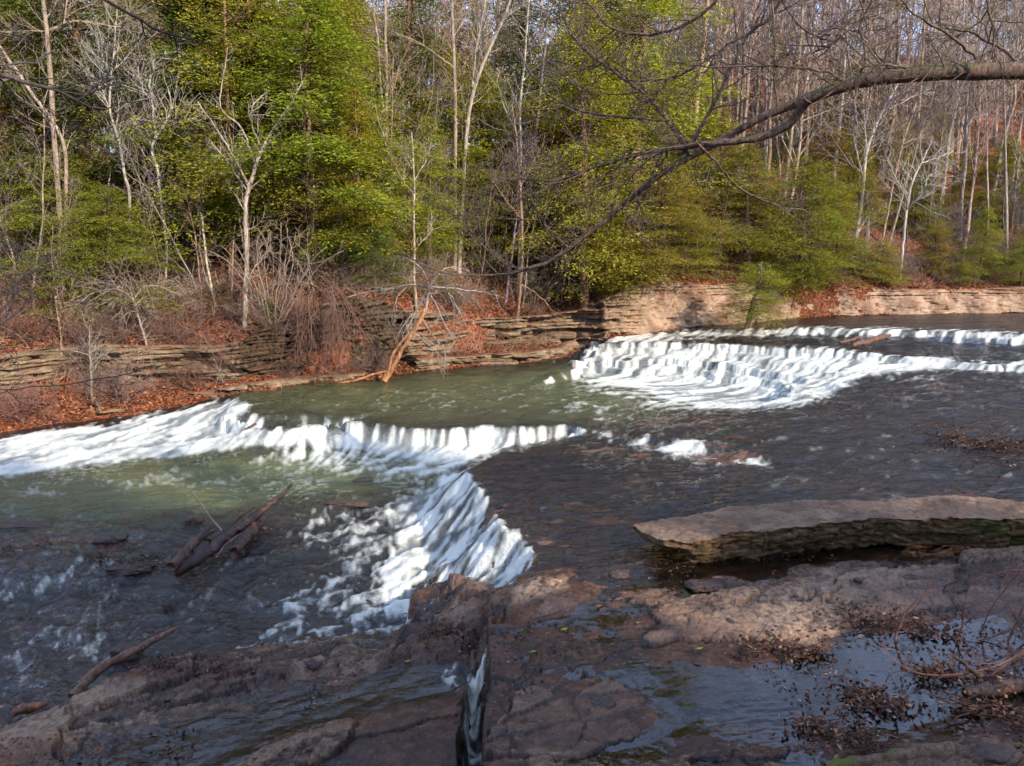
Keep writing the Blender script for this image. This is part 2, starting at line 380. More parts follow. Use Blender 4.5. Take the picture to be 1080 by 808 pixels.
# ================================================================ river bed and water
ys = [3.0]
while ys[-1] < 52: ys.append(ys[-1]+min(max(ys[-1]**2/(4.2*F)*1.25, .012), .085))
ys = np.array(ys)
tc = [0.0]
while tc[-1] < 2.6: tc.append(tc[-1]+(.00155 if tc[-1] < .82 else .00155+(tc[-1]-.82)*.06))
tc = np.array(tc); tc = np.r_[-tc[:0:-1], tc]
NR, NC = len(ys), len(tc)
GX = ys[:, None]*tc[None, :]; GY = np.repeat(ys[:, None], NC, 1)
near = ss(16, 6, GY)
amp_w = .10+.14*(1-near)*ss(14, 24, GY)
cut = ss(.5, 1.0, np.abs(GX+.38)) + ss(9.5, 11, GY); cut = np.clip(cut, 0, 1)   # keep the crack straight
wx = (fbm(GX*1.1, GY*1.1, seed=21, o=6, g=.58)-.5)*amp_w*4.6*(.4+.6*cut)
wy = (fbm(GX*1.1, GY*1.1, seed=31, o=6, g=.58)-.5)*amp_w*4.6*(.4+.6*cut)
W, D = tin(GX+wx, GY+wy)
PU, PV = project(GX, GY, W)
def _reg(u0, u1, v0, v1, f): return ss(u0-f, u0+f, PU)*ss(u1+f, u1-f, PU)*ss(v0-f, v0+f, PV)*ss(v1+f, v1-f, PV)
_cas = _reg(600, 1300, 356, 434, 4)*ss(.62, .72, W)*ss(20, 23, GY)
_wn = W+(fbm(GX*.5, GY*.5, seed=101, o=5)-.5)*.34
W = W+(terrace(_wn, 4.6, .2)-_wn)*_cas

# flow field
ARW = [(1000,340,900,342),(900,360,840,368),(700,365,690,395),(850,385,820,400),(950,385,880,392),(700,415,600,420),(550,425,480,440),(400,430,380,450),(300,425,270,440),(260,430,180,450),(100,465,0,485),(450,455,445,475),(350,455,340,475),(560,455,550,470),
 (500,470,420,485),(400,485,300,500),(200,500,50,520),(1000,450,850,460),(800,480,700,490),(650,520,560,530),(600,570,550,575),(530,560,470,590),(500,520,455,540),(450,600,380,620),(350,560,280,580),(300,620,150,650),(100,640,0,680),(90,590,50,625),(480,715,380,712),(300,740,150,780),(500,740,498,790),(850,740,700,750),(600,700,530,690),(1080,380,1000,380),(760,400,740,412)]
fx = np.zeros(GX.shape); fy = np.zeros(GX.shape); wt = np.zeros(GX.shape)
for a in ARW:
    zz = .5
    p = at_z(a[0], a[1], zz); q = at_z(a[2], a[3], zz); d = (q-p)[:2]; d /= np.linalg.norm(d)
    w_ = 1/(((GX-p[0])**2+(GY-p[1])**2)/(.3+p[1]*.06)**2+.3)**1.5
    fx += w_*d[0]; fy += w_*d[1]; wt += w_
fx /= wt; fy /= wt
dWr = np.gradient(W, axis=0)/np.gradient(ys)[:, None]           # along a column: y and x both change
dxr = GY*np.gradient(tc)[None, :]; gx = np.gradient(W, axis=1)/dxr
gy = dWr-gx*tc[None, :]
gm = np.hypot(gx, gy)
steep = ss(.12, .7, gm)
def boxblur(a, r):
    for ax in (0, 1):
        c = np.cumsum(np.insert(np.pad(a, [(r+1 if ax == k else 0, r if ax == k else 0) for k in (0, 1)], mode='edge'), 0, 0, axis=ax), axis=ax)
        n = a.shape[ax]
        sl1 = [slice(None)]*2; sl2 = [slice(None)]*2
        sl1[ax] = slice(2*r+2, 2*r+2+n); sl2[ax] = slice(1, 1+n)
        a = (c[tuple(sl1)]-c[tuple(sl2)])/(2*r+1)
    return a
sgx = boxblur(gx, 3); sgy = boxblur(gy, 3); gk = np.minimum(1/(np.hypot(sgx, sgy)+.02), 8)
fx = fx-sgx*gk*1.5*steep; fy = fy-sgy*gk*1.5*steep
fx = fx+(fbm(GX*1.3, GY*1.3, seed=41, o=3)-.5)*.9; fy = fy+(fbm(GX*1.3, GY*1.3, seed=42, o=3)-.5)*.9
# to index space: dx = Y*dt + t*dY ; velocities in (row, col)
vr = fy/np.gradient(ys)[:, None]; vc = (fx-tc[None, :]*fy)/dxr
vm = np.hypot(vr, vc)+1e-9; vr /= vm; vc /= vm
def lic(noise, n, r0, c0):
    acc = noise.copy(); cnt = 1
    for sgn in (1, -1):
        r, c = r0.copy(), c0.copy()
        for k in range(n):
            ri = np.clip(r, 0, NR-1).astype(np.int32); ci = np.clip(c, 0, NC-1).astype(np.int32)
            r = r+vr[ri, ci]*sgn; c = c+vc[ri, ci]*sgn
            ri = np.clip(r+.5, 0, NR-1).astype(np.int32); ci = np.clip(c+.5, 0, NC-1).astype(np.int32)
            acc += noise[ri, ci]; cnt += 1
    return acc/cnt
R0, C0 = np.meshgrid(np.arange(NR, dtype=float), np.arange(NC, dtype=float), indexing='ij')
rs = RS(4)
def norm01(a): a = (a-a.mean())/a.std(); return .5+.5*np.tanh(a*.9)
nz = rs.rand(NR, NC)
LF = norm01(lic(boxblur(nz, 1), 9, R0, C0))
LC = norm01(lic(boxblur(nz, 4), 22, R0, C0))
lac = np.abs(fbm(GX*3.2+LC*1.0, GY*3.2, seed=51, o=4)-.5)*2            # lacy cells
lace = 1-ss(.0, .22, lac)
LM = norm01(lic(boxblur(rs.rand(NR, NC), 2), 16, R0, C0))
lace2 = 1-ss(.0, .3, np.abs(fbm(GX*7+LC*.8, GY*7, seed=53, o=3)-.5)*2)
stp = ss(.2, .8, gm)
rp = norm01((1.1+.9*stp)*LF+(.7+.3*stp)*LM+.5*(1-.75*stp)*LC+(.45*lace+.35*lace2)*(1-stp)+(1.1-.6*stp)*fbm(GX*1.6, GY*1.6, seed=52, o=5)+1.1*fbm(GX*9, GY*9, seed=54, o=4, g=.6))

FP = [([(-300,490),(0,462),(105,448),(193,430),(255,418),(265,430),(255,445),(280,450),(300,455),(250,475),(148,486),(88,494),(0,502),(-300,540)],1.0,6),
 ([(270,453),(340,450),(378,445),(438,451),(526,449),(596,447),(630,455),(600,463),(540,470),(490,492),(440,490),(380,475),(320,472),(262,470)],.97,6),
 ([(330,470),(500,475),(495,500),(460,508),(350,498),(250,480)],.68,12),
 ([(493,494),(513,522),(519,541),(533,557),(553,570),(563,584),(552,604),(524,626),(490,612),(440,618),(430,650),(405,655),(400,600),(420,560),(400,540),(440,512)],.82,8),
 ([(330,540),(400,525),(440,520),(450,560),(425,640),(400,660),(330,660),(290,640),(350,600),(310,560)],.52,14),
 ([(605,382),(612,374),(632,361),(700,360),(850,367),(930,373),(1080,382),(1400,400),(1400,412),(1080,391),(990,391),(915,399),(880,418),(835,430),(815,433),(740,432),(700,422),(660,408),(600,397)],.9,6),
 ([(590,392),(700,402),(830,425),(800,434),(700,436),(620,412)],.6,8),
 ([(640,352),(740,347),(841,344),(946,345),(1080,351),(1500,360),(1500,368),(1080,361),(946,356),(850,354),(720,357),(640,362)],.85,4),
 ([(600,380),(640,357),(700,352),(720,358),(640,370)],.7,5),
 ([(628,456),(700,460),(775,471),(822,487),(805,495),(720,485),(640,466)],.74,8),
 ([(-60,615),(0,612),(55,606),(85,586),(92,590),(72,618),(40,626),(-60,634)],.55,6),
 ([(365,640),(430,640),(432,668),(370,668)],.6,10), ([(250,655),(380,655),(380,676),(250,682)],.38,10),
 ([(504,695),(514,692),(512,808),(488,812),(489,750),(502,730)],.6,5), ([(462,706),(500,700),(510,735),(498,742),(478,726)],.5,8),
 ([(860,388),(905,392),(1000,395),(1000,402),(900,412),(850,425)],.3,8),
 ([(0,560),(430,530),(430,660),(240,680),(120,700),(0,760)],.1,20),
 ([(0,500),(150,492),(330,480),(340,520),(150,520),(0,530)],.2,14), ([(90,508),(160,500),(175,515),(120,522)],.42,8),
 ([(250,410),(620,395),(640,450),(260,450)],.13,14), ([(600,415),(700,432),(640,452),(560,440)],.36,12),
 ([(640,395),(1080,380),(1080,520),(640,530)],.09,14), ([(620,496),(740,488),(760,496),(640,508)],.1,14),
 ([(320,655),(360,640),(380,668),(330,678)],.3,8), ([(40,660),(110,660),(120,700),(60,690)],.3,12)]
def polymask(P, u, v, f):
    P = np.array(P, float); m = np.zeros(u.shape)
    s = (u > P[:, 0].min()-f) & (u < P[:, 0].max()+f) & (v > P[:, 1].min()-f) & (v < P[:, 1].max()+f)
    if not s.any(): return m
    x, y = u[s], v[s]; ins = np.zeros(len(x), bool); dm = np.full(len(x), 1e9)
    for i in range(len(P)):
        a, b = P[i], P[(i+1) % len(P)]
        if a[1] != b[1]:
            c = ((a[1] > y) != (b[1] > y)) & (x < (b[0]-a[0])*(y-a[1])/(b[1]-a[1])+a[0]); ins ^= c
        d = b-a; t = np.clip(((x-a[0])*d[0]+(y-a[1])*d[1])/(d@d+1e-9), 0, 1)
        dm = np.minimum(dm, np.hypot(x-a[0]-t*d[0], y-a[1]-t*d[1]))
    m[s] = ss(-f, f, np.where(ins, dm, -dm)); return m
jit = (fbm(GX*2, GY*2, seed=61, o=3)-.5)*np.clip(16-GY*.5, 4, 12)
foam = np.full(GX.shape, .02)
for P, val, f in FP: foam = np.maximum(foam, polymask(P, PU+jit, PV+jit*.6, f)*val)
foam = np.maximum(foam, ss(.4, 1.1, gm)*.55*(D > .015)*(PU > -200)*(1-.6*ss(600, 660, PV)))
foam = foam*(1-_reg(335, 625, 436, 480, 3)*ss(.565, .59, W)*.93)
th = 1-foam
rp_st = norm01(2.4*LF+.35*LM+.6*fbm(GX*6, GY*6, seed=55, o=4))
rp_lo = norm01(.9*LF+.45*LM+1.1*lace2+.3*lace+1.6*fbm(GX*9, GY*12, seed=56, o=4, g=.65)+.5*fbm(GX*1.4, GY*2, seed=57, o=3))
lo = ss(.8, .5, foam)*(1-stp)
rpx = rp*(1-lo)*(1-stp)+rp_lo*lo*(1-stp)+rp_st*stp
FO = ss(th-.34, th+.62, rpx)*ss(.03, .12, foam+.02)
FO = np.maximum(FO, ss(.6, .97, foam)*(.50-.22*stp+(.35+.3*stp)*rpx))
FO = boxblur(np.clip(FO, 0, 1), 1)*(1-.25*lo)

# rock surface
hn = fbm(GX*1.5+3, GY*1.5, seed=71, o=6, g=.55)
ridged = 1-np.abs(fbm(GX*2.3+wx, GY*2.3, seed=72, o=5)-.5)*2
ter = terrace(fbm(GX*.9+wx*.8, GY*1.3, seed=73, o=6, g=.52), 16, .12)-.5
fine = fbm(GX*11, GY*11, seed=74, o=4, g=.6)-.5
dry = ss(.0, -.06, D)
shelf = ss(.08, .02, D)*(1-dry)
# layered plates with broken edges on the near rock
ter2 = terrace(fbm(GX*3.1+wx, GY*4.2, seed=75, o=5, g=.55), 12, .1)-.5
vx = fbm(GX*.8, GY*.8, seed=76, o=3)*3
crk = np.abs(vnoise(GX*1.3+vx, GY*1.9-vx, seed=77)-.5)*2; crk2 = np.abs(vnoise(GX*3.3+vx*2, GY*2.6+vx, seed=78)-.5)*2
cracks = -(ss(.07, .0, crk)*.10+ss(.1, .0, crk2)*.05*ss(.4, .6, hn))
tb = terrace(fbm(GX*.7+wx*1.5+9, GY*1.5+wy, seed=79, o=7, g=.55), 13, .035)-.5
ter = terrace(fbm(GX*1.6+wx*1.2, GY*2.6, seed=73, o=7, g=.58), 15, .05)-.5
jx = (fbm(GX*7, GY*7, seed=111, o=4, g=.6)-.5); jy = (fbm(GX*7, GY*7, seed=112, o=4, g=.6)-.5)
ca, sa = math.cos(.35), math.sin(.35); QX = GX*ca+GY*sa; QY = -GX*sa+GY*ca
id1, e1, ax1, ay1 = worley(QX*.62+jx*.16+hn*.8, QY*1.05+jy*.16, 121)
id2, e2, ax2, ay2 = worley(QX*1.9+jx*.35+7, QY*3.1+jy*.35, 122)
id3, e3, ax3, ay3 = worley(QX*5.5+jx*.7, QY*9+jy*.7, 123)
sub = ss(.35, .6, fbm(GX*.8, GY*.8, seed=124, o=3))
plate = (id1-.5)*.13+(ax1*(id1*7 % 1-.5)+ay1*(id1*13 % 1-.5))*.07+((id2-.5)*.065+(ax2*(id2*7 % 1-.5)+ay2*(id2*13 % 1-.5))*.05)*(.35+.65*sub)+((id3-.5)*.028+ax3*(id3*5 % 1-.5)*.02)*(.3+.7*sub)
joint = -ss(.05, .0, e1)*.06-ss(.06, .0, e2)*.025*(.3+.7*sub)
bed = ((hn-.5)*.05+plate*.95+joint+ter2*.04)*(.45+.55*dry)+fine*.022+(ridged-.75)*.012
left_bank = ss(520, 480, PU)*ss(650, 680, PV)
bed = bed*(1+.3*left_bank)
bed = bed*(1-.6*polymask([(690,690),(760,690),(880,660),(1100,640),(1300,660),(1300,780),(700,790)], PU, PV, 15))
R = W-D*(1+1.2*polymask([(690,690),(760,700),(880,670),(1100,640),(1300,660),(1300,780),(700,790)], PU, PV, 15)*(D > 0))+bed*np.where(D > .09, 1.3, 1.0)*(.55+.45*ss(20, 8, GY))*(1-.55*steep)
# far away the shelf is covered by a smooth sheet of water
R = np.where(GY > 12, np.minimum(R, W-.02-.03*ss(.02, .1, D)+.012*ss(.7, .85, hn)), R)
R = np.where((GY > 9.6) & (PU > 520) & (foam < .3), np.minimum(R, W+.015*ss(.62, .75, hn)-.02), R)

# water surface
turb = (fbm(GX*5+LC, GY*5, seed=81, o=4)-.5)
wav = (fbm(GX*1.6+fx*.3, GY*2.6, seed=82, o=4)-.5)*.05*ss(7, 20, GY)+(LC-.5)*.018*(.4+.6*ss(6, 16, GY))
hump = np.maximum(foam-.5, 0)*2
rapid = ss(620, 500, PU)*ss(500, 540, PV)
WS = W+wav+hump*(turb*.085*(1-stp*.85)+(LF-.5)*.012+(LM-.5)*.02+(LC-.5)*.035*(1-.9*stp))*ss(5, 14, GY+4)*(1-.45*ss(16, 20, GY))+(rp-.5)*.03*ss(.1, .3, foam)*(1-stp)+(rapid+.55*ss(480, 560, PU))*((LC-.5)*.055+(LM-.5)*.03+(fbm(GX*1.7, GY*3.6, seed=83, o=4)-.5)*.15)*(1-.7*ss(11.5, 9.5, GY)*ss(480, 560, PU))*ss(24, 18, GY)
pud = ss(.0, -1, 0)
calm = polymask([(540,640),(700,590),(860,570),(1080,600),(1300,620),(1300,830),(540,830)], PU, PV, 25)
calm = np.maximum(calm, polymask([(0,840),(200,745),(480,695),(500,740),(300,808),(200,900)], PU, PV, 10)*.8)
mpool = _reg(250, 640, 402, 452, 6)
WS = WS+mpool*((fbm(GX*1.5, GY*3, seed=84, o=4)-.5)*.10+(LM-.5)*.03)
WS = WS*(1-calm)+(W+(LC-.5)*.002+FO*.01)*calm
# pools settle level: the right-hand puddle lies flat
WS = np.where(D < -.03, np.minimum(WS, W-.0), WS)
gd = WS-R
idx = grid_faces(NR, NC)
far_land, _ = shore(GX, GY)
# keep water cells that are wet or within a cell of wet
wet = (gd > -.012) & (far_land < 1.6)
wetf = wet.ravel()[idx].any(1)
def compact(V, Fc, attrs):
    used = np.zeros(len(V), bool); used[Fc.ravel()] = True
    remap = np.cumsum(used)-1
    return V[used], remap[Fc], {k: a[used] for k, a in attrs.items()}
tan_m = np.zeros(GX.shape)
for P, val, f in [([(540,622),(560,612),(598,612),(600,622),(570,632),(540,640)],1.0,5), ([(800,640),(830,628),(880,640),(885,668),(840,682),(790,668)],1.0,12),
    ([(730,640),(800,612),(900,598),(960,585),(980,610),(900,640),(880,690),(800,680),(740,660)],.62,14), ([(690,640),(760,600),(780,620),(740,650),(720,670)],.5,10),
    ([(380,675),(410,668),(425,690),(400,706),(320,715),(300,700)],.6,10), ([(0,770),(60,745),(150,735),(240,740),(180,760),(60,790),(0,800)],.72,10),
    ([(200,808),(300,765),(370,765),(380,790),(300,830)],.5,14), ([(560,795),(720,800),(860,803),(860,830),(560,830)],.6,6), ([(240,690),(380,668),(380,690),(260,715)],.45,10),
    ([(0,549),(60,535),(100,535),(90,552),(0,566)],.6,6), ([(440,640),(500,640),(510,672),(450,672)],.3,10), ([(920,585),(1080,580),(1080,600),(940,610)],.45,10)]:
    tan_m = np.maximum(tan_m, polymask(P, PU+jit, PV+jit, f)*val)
keep = far_land.ravel()[idx].min(1) < 2.5
V = np.stack([GX, GY, R], -1).reshape(-1, 3)
V[:, 2] = np.where(far_land.ravel() > 1.0, V[:, 2]-1.0, V[:, 2])
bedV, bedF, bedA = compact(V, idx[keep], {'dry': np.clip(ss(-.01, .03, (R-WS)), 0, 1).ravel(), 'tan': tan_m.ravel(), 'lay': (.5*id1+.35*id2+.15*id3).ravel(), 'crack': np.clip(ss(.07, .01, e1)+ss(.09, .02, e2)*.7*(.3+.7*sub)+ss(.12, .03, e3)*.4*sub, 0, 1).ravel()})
WV = np.stack([GX, GY, WS], -1).reshape(-1, 3)
warm = (ss(560, 520, PV)*ss(440, 300, PU-0*PV)).ravel()
green = (polymask([(-100,500),(300,470),(480,480),(480,515),(300,535),(100,570),(-100,590)], PU, PV, 25)+polymask([(250,400),(600,385),(720,430),(640,455),(250,450)], PU, PV, 15)*.8).ravel()
fl = np.stack([fx/np.hypot(fx, fy), fy/np.hypot(fx, fy), 0*fx], -1).reshape(-1, 3)
# coordinates along the flow for the ripple texture: distance travelled is approximated per point
watV, watF, watA = compact(WV, idx[wetf], {'foam': FO.ravel(), 'deep': np.clip(D, 0, 1).ravel(), 'murk': green, 'streak': LF.ravel(), 'mid': LM.ravel(), 'calm': calm.ravel(), 'cover': foam.ravel()})
print('grid', NR, NC, len(bedV), len(watV))

def mat_rock(name, base, dark, light, wetr=.22, bump=.6, scale=1.0, strat=False):
    t = NT(name); p = t.pos()
    dr = t.attr('dry').outputs['Fac']; tn = t.attr('tan').outputs['Fac']
    n1 = t.noise(p, 3.1*scale, 8, .68, .4); n2 = t.noise(p, 14*scale, 6, .7); n3 = t.noise(p, 60*scale, 3, .7)
    c = t.mix(t.ramp(n1, [(.38, 0.0), (.6, 1.0)]), dark, base)
    c = t.mix(t.ramp(n2, [(.52, 0.0), (.66, .65)]), c, light)
    c = t.mix(t.ramp(n2, [(.3, .6), (.42, 0.0)]), c, tuple(q*.5 for q in dark))
    ly = t.attr('lay').outputs['Fac']; crack_shade = t.attr('crack').outputs['Fac']
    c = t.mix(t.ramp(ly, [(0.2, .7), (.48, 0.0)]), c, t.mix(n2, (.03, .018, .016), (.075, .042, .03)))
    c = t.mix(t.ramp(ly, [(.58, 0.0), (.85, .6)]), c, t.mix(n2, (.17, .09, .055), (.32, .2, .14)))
    c = t.mix(t.math('MULTIPLY', crack_shade, .8), c, (.018, .012, .01))  # crevice shade painted into the rock colour along the plate joints
    # dry crust on high parts
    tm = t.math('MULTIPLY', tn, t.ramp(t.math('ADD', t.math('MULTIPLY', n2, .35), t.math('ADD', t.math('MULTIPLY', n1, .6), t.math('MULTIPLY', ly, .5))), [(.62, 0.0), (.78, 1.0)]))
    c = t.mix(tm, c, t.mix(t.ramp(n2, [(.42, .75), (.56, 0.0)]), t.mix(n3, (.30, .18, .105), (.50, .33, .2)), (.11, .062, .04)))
    rough = t.math('ADD', t.math('MULTIPLY', t.math('MAXIMUM', tm, t.math('MULTIPLY', dr, t.ramp(n1, [(.45, 0.0), (.65, .6)]))), .55), wetr)
    b1 = t.bump(n1, .6*bump, .25); b2 = t.bump(n2, 1.0*bump, .08, b1); b3 = t.bump(n3, .9*bump, .02, b2)
    return t.surf(t.n('BsdfPrincipled', {'Base Color': c, 'Roughness': rough, 'Specular IOR Level': .5, 'Normal': b3}))
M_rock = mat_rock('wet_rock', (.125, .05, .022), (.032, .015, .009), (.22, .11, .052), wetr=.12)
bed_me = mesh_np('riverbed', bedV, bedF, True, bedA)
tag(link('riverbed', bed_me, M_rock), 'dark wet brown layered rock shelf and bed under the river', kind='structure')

def mat_water():
    t = NT('river_water'); p = t.pos()
    foam = t.attr('foam').outputs['Fac']; deep = t.attr('deep').outputs['Fac']; murk = t.attr('murk').outputs['Fac']; calm = t.attr('calm').outputs['Fac']; stk = t.attr('streak').outputs['Fac']
    rip = t.math('SUBTRACT', 1.0, calm)
    pm = t.mapping(p, (1.0, 2.1, 1.0), (0, 0, .25))
    w1 = t.noise(pm, 2.6, 5, .6, .6); w2 = t.noise(pm, 9, 4, .6, .4); w3 = t.noise(pm, 26, 2, .5)
    bs = t.math('ADD', t.math('MULTIPLY', rip, .75), .025)
    b1 = t.n('Bump', {'Height': w1, 'Strength': bs, 'Distance': .22}).outputs[0]
    b2 = t.n('Bump', {'Height': w2, 'Strength': bs, 'Distance': .045, 'Normal': b1}).outputs[0]
    b3 = t.n('Bump', {'Height': w3, 'Strength': bs, 'Distance': .008, 'Normal': b2}).outputs[0]
    body_c = t.mix(murk, (.028, .024, .02), (.105, .115, .045))
    body = t.n('BsdfDiffuse', {'Color': body_c, 'Normal': b1})
    thru = t.n('BsdfTransparent', {'Color': t.mix(t.ramp(deep, [(0, 0.0), (.2, 1.0)]), (.92, .82, .68), (.6, .5, .3))})
    op = t.math('MULTIPLY', t.ramp(deep, [(.02, .06), (.08, .5), (.25, .93)]), t.math('MAXIMUM', t.ramp(t.noise(p, .9, 5, .6), [(.4, .25), (.6, 1.15)]), murk))
    under = t.n('MixShader', {0: op, 1: thru, 2: body})
    gl = t.n('BsdfGlossy', {'Color': (1, 1, 1), 'Roughness': .035, 'Normal': b3})
    fr = t.n('Fresnel', {'IOR': 1.54, 'Normal': b3})
    wat = t.n('MixShader', {0: fr, 1: under, 2: gl})
    # foam
    f1 = t.noise(p, 22, 5, .75); f2 = t.noise(p, 7, 4, .6)
    fm = t.math('ADD', foam, t.math('MULTIPLY', t.math('SUBTRACT', f1, .5), t.math('MULTIPLY', t.math('SUBTRACT', 1.0, t.math('ABSOLUTE', t.math('SUBTRACT', t.math('MULTIPLY', foam, 2.0), 1.0))), .9)))
    fm = t.ramp(fm, [(.14, 0.0), (.4, .35), (.7, .82), (1, .95)])
    mid = t.attr('mid').outputs['Fac']
    fc = t.mix(t.ramp(t.math('ADD', t.math('MULTIPLY', stk, .5), t.math('MULTIPLY', mid, .5)), [(.15, 0.0), (.7, 1.0)]), (.30, .33, .32), (.74, .73, .64))
    fb = t.bump(t.math('ADD', t.math('MULTIPLY', f1, .5), f2), .7, .07)
    fo = t.n('BsdfPrincipled', {'Base Color': fc, 'Roughness': .5, 'Specular IOR Level': .3, 'Normal': fb})
    return t.surf(t.n('MixShader', {0: fm, 1: wat, 2: fo}))
M_water = mat_water()
wat_me = mesh_np('river', watV, watF, True, watA)
tag(link('river', wat_me, M_water), 'shallow river running over stepped rock ledges with white falls', kind='structure')

# ground sheet to the horizon, hillside, sky backdrop comes from the world
def ground_h(x, y):
    T = terrain(x, y, False)
    nearb = 1.1+2.3*ss(2.9, .6, y)+np.clip(-y-2, 0, 60)*.12+ (fbm(x*.3, y*.3, seed=5, o=4)-.5)*1.0*ss(1, -3, y)
    nearb = nearb-1.6*ss(-2, -9, x)*ss(-1, 3, y)
    z = np.where(y < 3.4, nearb, -3.2)
    z = np.where((y > 3.4) & (T > -2.9), np.minimum(T-2.5, 26), z)
    return z
gx1 = np.r_[-900, -500, -250, np.arange(-130, 131, 1.0), 250, 500, 900]; gy1 = np.r_[-900, -400, -150, np.arange(-60, 3.0, .5), 3.2, 3.45, np.arange(5, 150, 2.5), 250, 500, 1200]
AX, AY = np.meshgrid(gx1, gy1); AZ = ground_h(AX, AY)
AZ = np.where(AY > 140, 12, AZ)
hx = np.concatenate([np.arange(-75, 75, .3)]); hy = np.arange(15, 125, .3)
HX, HY = np.meshgrid(hx, hy); HZ = terrain(HX, HY)
hd, _ = shore(HX, HY)
hidx = grid_faces(*HX.shape); hk = hd.ravel()[hidx].min(1) > -.6
def mat_litter(name, strength=1.0):
    t = NT(name); p = t.pos()
    v = t.n('TexVoronoi', {'Scale': 11.0, 'Randomness': 1.0, 'Vector': p}); vc = v.outputs['Color']
    s = t.n('SeparateColor', {0: vc}).outputs[0]
    n1 = t.noise(p, .5, 5, .6); n2 = t.noise(p, 24, 3, .7)
    c = t.ramp(s, [(0, (.07, .024, .014)), (.3, (.16, .05, .026)), (.65, (.25, .08, .038)), (1, (.33, .15, .09))])
    c = t.mix(t.ramp(n1, [(.45, 0.0), (.68, .5)]), c, (.08, .035, .02))
    c = t.mix(t.ramp(t.noise(p, 1.7, 5, .7), [(.62, 0.0), (.72, .6)]), c, (.09, .075, .03))
    b = t.bump(t.math('ADD', v.outputs['Distance'], n2), .8, .08)
    return t.surf(t.n('BsdfPrincipled', {'Base Color': c, 'Roughness': .9, 'Specular IOR Level': .1, 'Normal': b}))
M_litter = mat_litter('leaf_litter_ground')
hV, hF, _ = compact(np.stack([HX, HY, HZ], -1).reshape(-1, 3), hidx[hk], {})
tag(link('hillside', mesh_np('hillside', hV, hF), M_litter), 'wooded slope covered in rusty fallen leaves', kind='structure')
tag(link('ground', mesh_np('ground', np.stack([AX, AY, AZ], -1).reshape(-1, 3), grid_faces(*AX.shape)), M_litter), 'leaf covered ground', kind='structure')

# ---------------------------------------------------------------- rock ledges: layered ribbon along the shore
def ledge(name, label, i0, i1, over=None, seed=1, nv=64, m=None):
    K = np.concatenate([SP, LGa], 1).copy()
    if over is not None: K[i0:i1+1, 3:7] = np.array(over, float)
    arc = np.r_[0, np.cumsum(np.linalg.norm(np.diff(K[:, :2], axis=0), axis=1))]
    Q = resample(K, .06); sl_ = slice(max(0, int(arc[i0]/arc[-1]*len(Q))-3), int(arc[i1]/arc[-1]*len(Q))+3)
    tg = np.gradient(Q[:, :2], axis=0)
    for _ in range(3):
        k_ = np.ones(25)/25; tg = np.stack([np.convolve(np.pad(tg[:, i], 12, mode='edge'), k_, 'valid') for i in (0, 1)], 1)
    tg /= np.linalg.norm(tg, axis=1, keepdims=True); nrm = np.stack([-tg[:, 1], tg[:, 0]], 1)
    s = np.r_[0, np.cumsum(np.hypot(*np.diff(Q[:, :2], axis=0).T))]
    Q = Q[sl_]; nrm = nrm[sl_]; s = s[sl_]; n = len(Q)
    tt = np.linspace(0, 1, nv)
    hh = Q[:, 5]; base = Q[:, 2]+Q[:, 4]; d0 = Q[:, 3]; sm = Q[:, 6]
    hv = fbm(s*.45, s*0+seed, seed=seed, o=4)-.5
    zz = (base-.25)[:, None]+(hh+.25+hv*.35*hh)[:, None]*tt[None, :]
    ww = zz+(vnoise(s*.5, s*0, seed=seed+1)-.5)[:, None]*.1
    lay = ww*7.0+2.6*vnoise(s[:, None]*.16+0*zz, ww*1.7, seed=seed+2)
    li = np.floor(lay); lf = lay-li
    blk = vnoise(s[:, None]*.8+li*7.3, li*3.1, seed=seed+3)+.5*vnoise(np.floor(s[:, None]*1.3+li*5.7)*1.7, li*1.9, seed=seed+4)
    prot = (blk-.75)*.6*(.4+1.2*vnoise(s*.35, s*0, seed=seed+12))[:, None]
    groove = -(.5)*ss(.78, .9, lf)*ss(1.0, .94, lf)*ss(.3, .55, vnoise(s[:, None]*.5+li*3, li*1.0, seed=seed+6))
    rough = (fbm(s[:, None]*3+0*zz, zz*7, seed=seed+5, o=5, g=.6)-.5)*.3-.25*ss(.06, .0, np.abs(vnoise(s[:, None]*.9+li*4.3, li*2.7, seed=seed+13)-.5))
    # smooth face: slumps outward at the foot
    smo = (1-tt[None, :])*.5-.1+(fbm(s[:, None]*.7+0*zz, zz*1.2, seed=seed+8, o=5)-.5)*.55+prot*.22*ss(.72, .85, tt)[None, :]+groove*.5*ss(.7, .8, tt)[None, :]
    out = (prot+groove+rough+.06)*(1-sm)[:, None]+(smo+rough*.6)*sm[:, None]
    off = d0[:, None]-out+(fbm(s*.35, s*0, seed=seed+9, o=3)-.5)[:, None]*.9
    off = np.maximum(off, -.2)
    X = Q[:, 0:1]+nrm[:, 0:1]*off; Y = Q[:, 1:2]+nrm[:, 1:2]*off
    # cap back into the hill
    capo = np.array([.15, .5, 1.2]); X = np.concatenate([X, X[:, -1:]+nrm[:, 0:1]*capo], 1); Y = np.concatenate([Y, Y[:, -1:]+nrm[:, 1:2]*capo], 1)
    Z = np.concatenate([zz, zz[:, -1:]+np.array([.01, .0, -.35])], 1)
    rec = np.concatenate([prot+groove, np.zeros((n, 3))], 1)
    smA = np.repeat(sm[:, None], nv+3, 1)
    me = mesh_np(name, np.stack([X, Y, Z], -1).reshape(-1, 3), grid_faces(n, nv+3)[:, ::-1], True, {'lay': np.concatenate([li, li[:, -1:].repeat(3, 1)], 1).ravel()*.37 % 1.0, 'smo': smA.ravel()})
    return tag(link(name, me, m), label, 'rock ledge', 'rock ledges along the far bank')
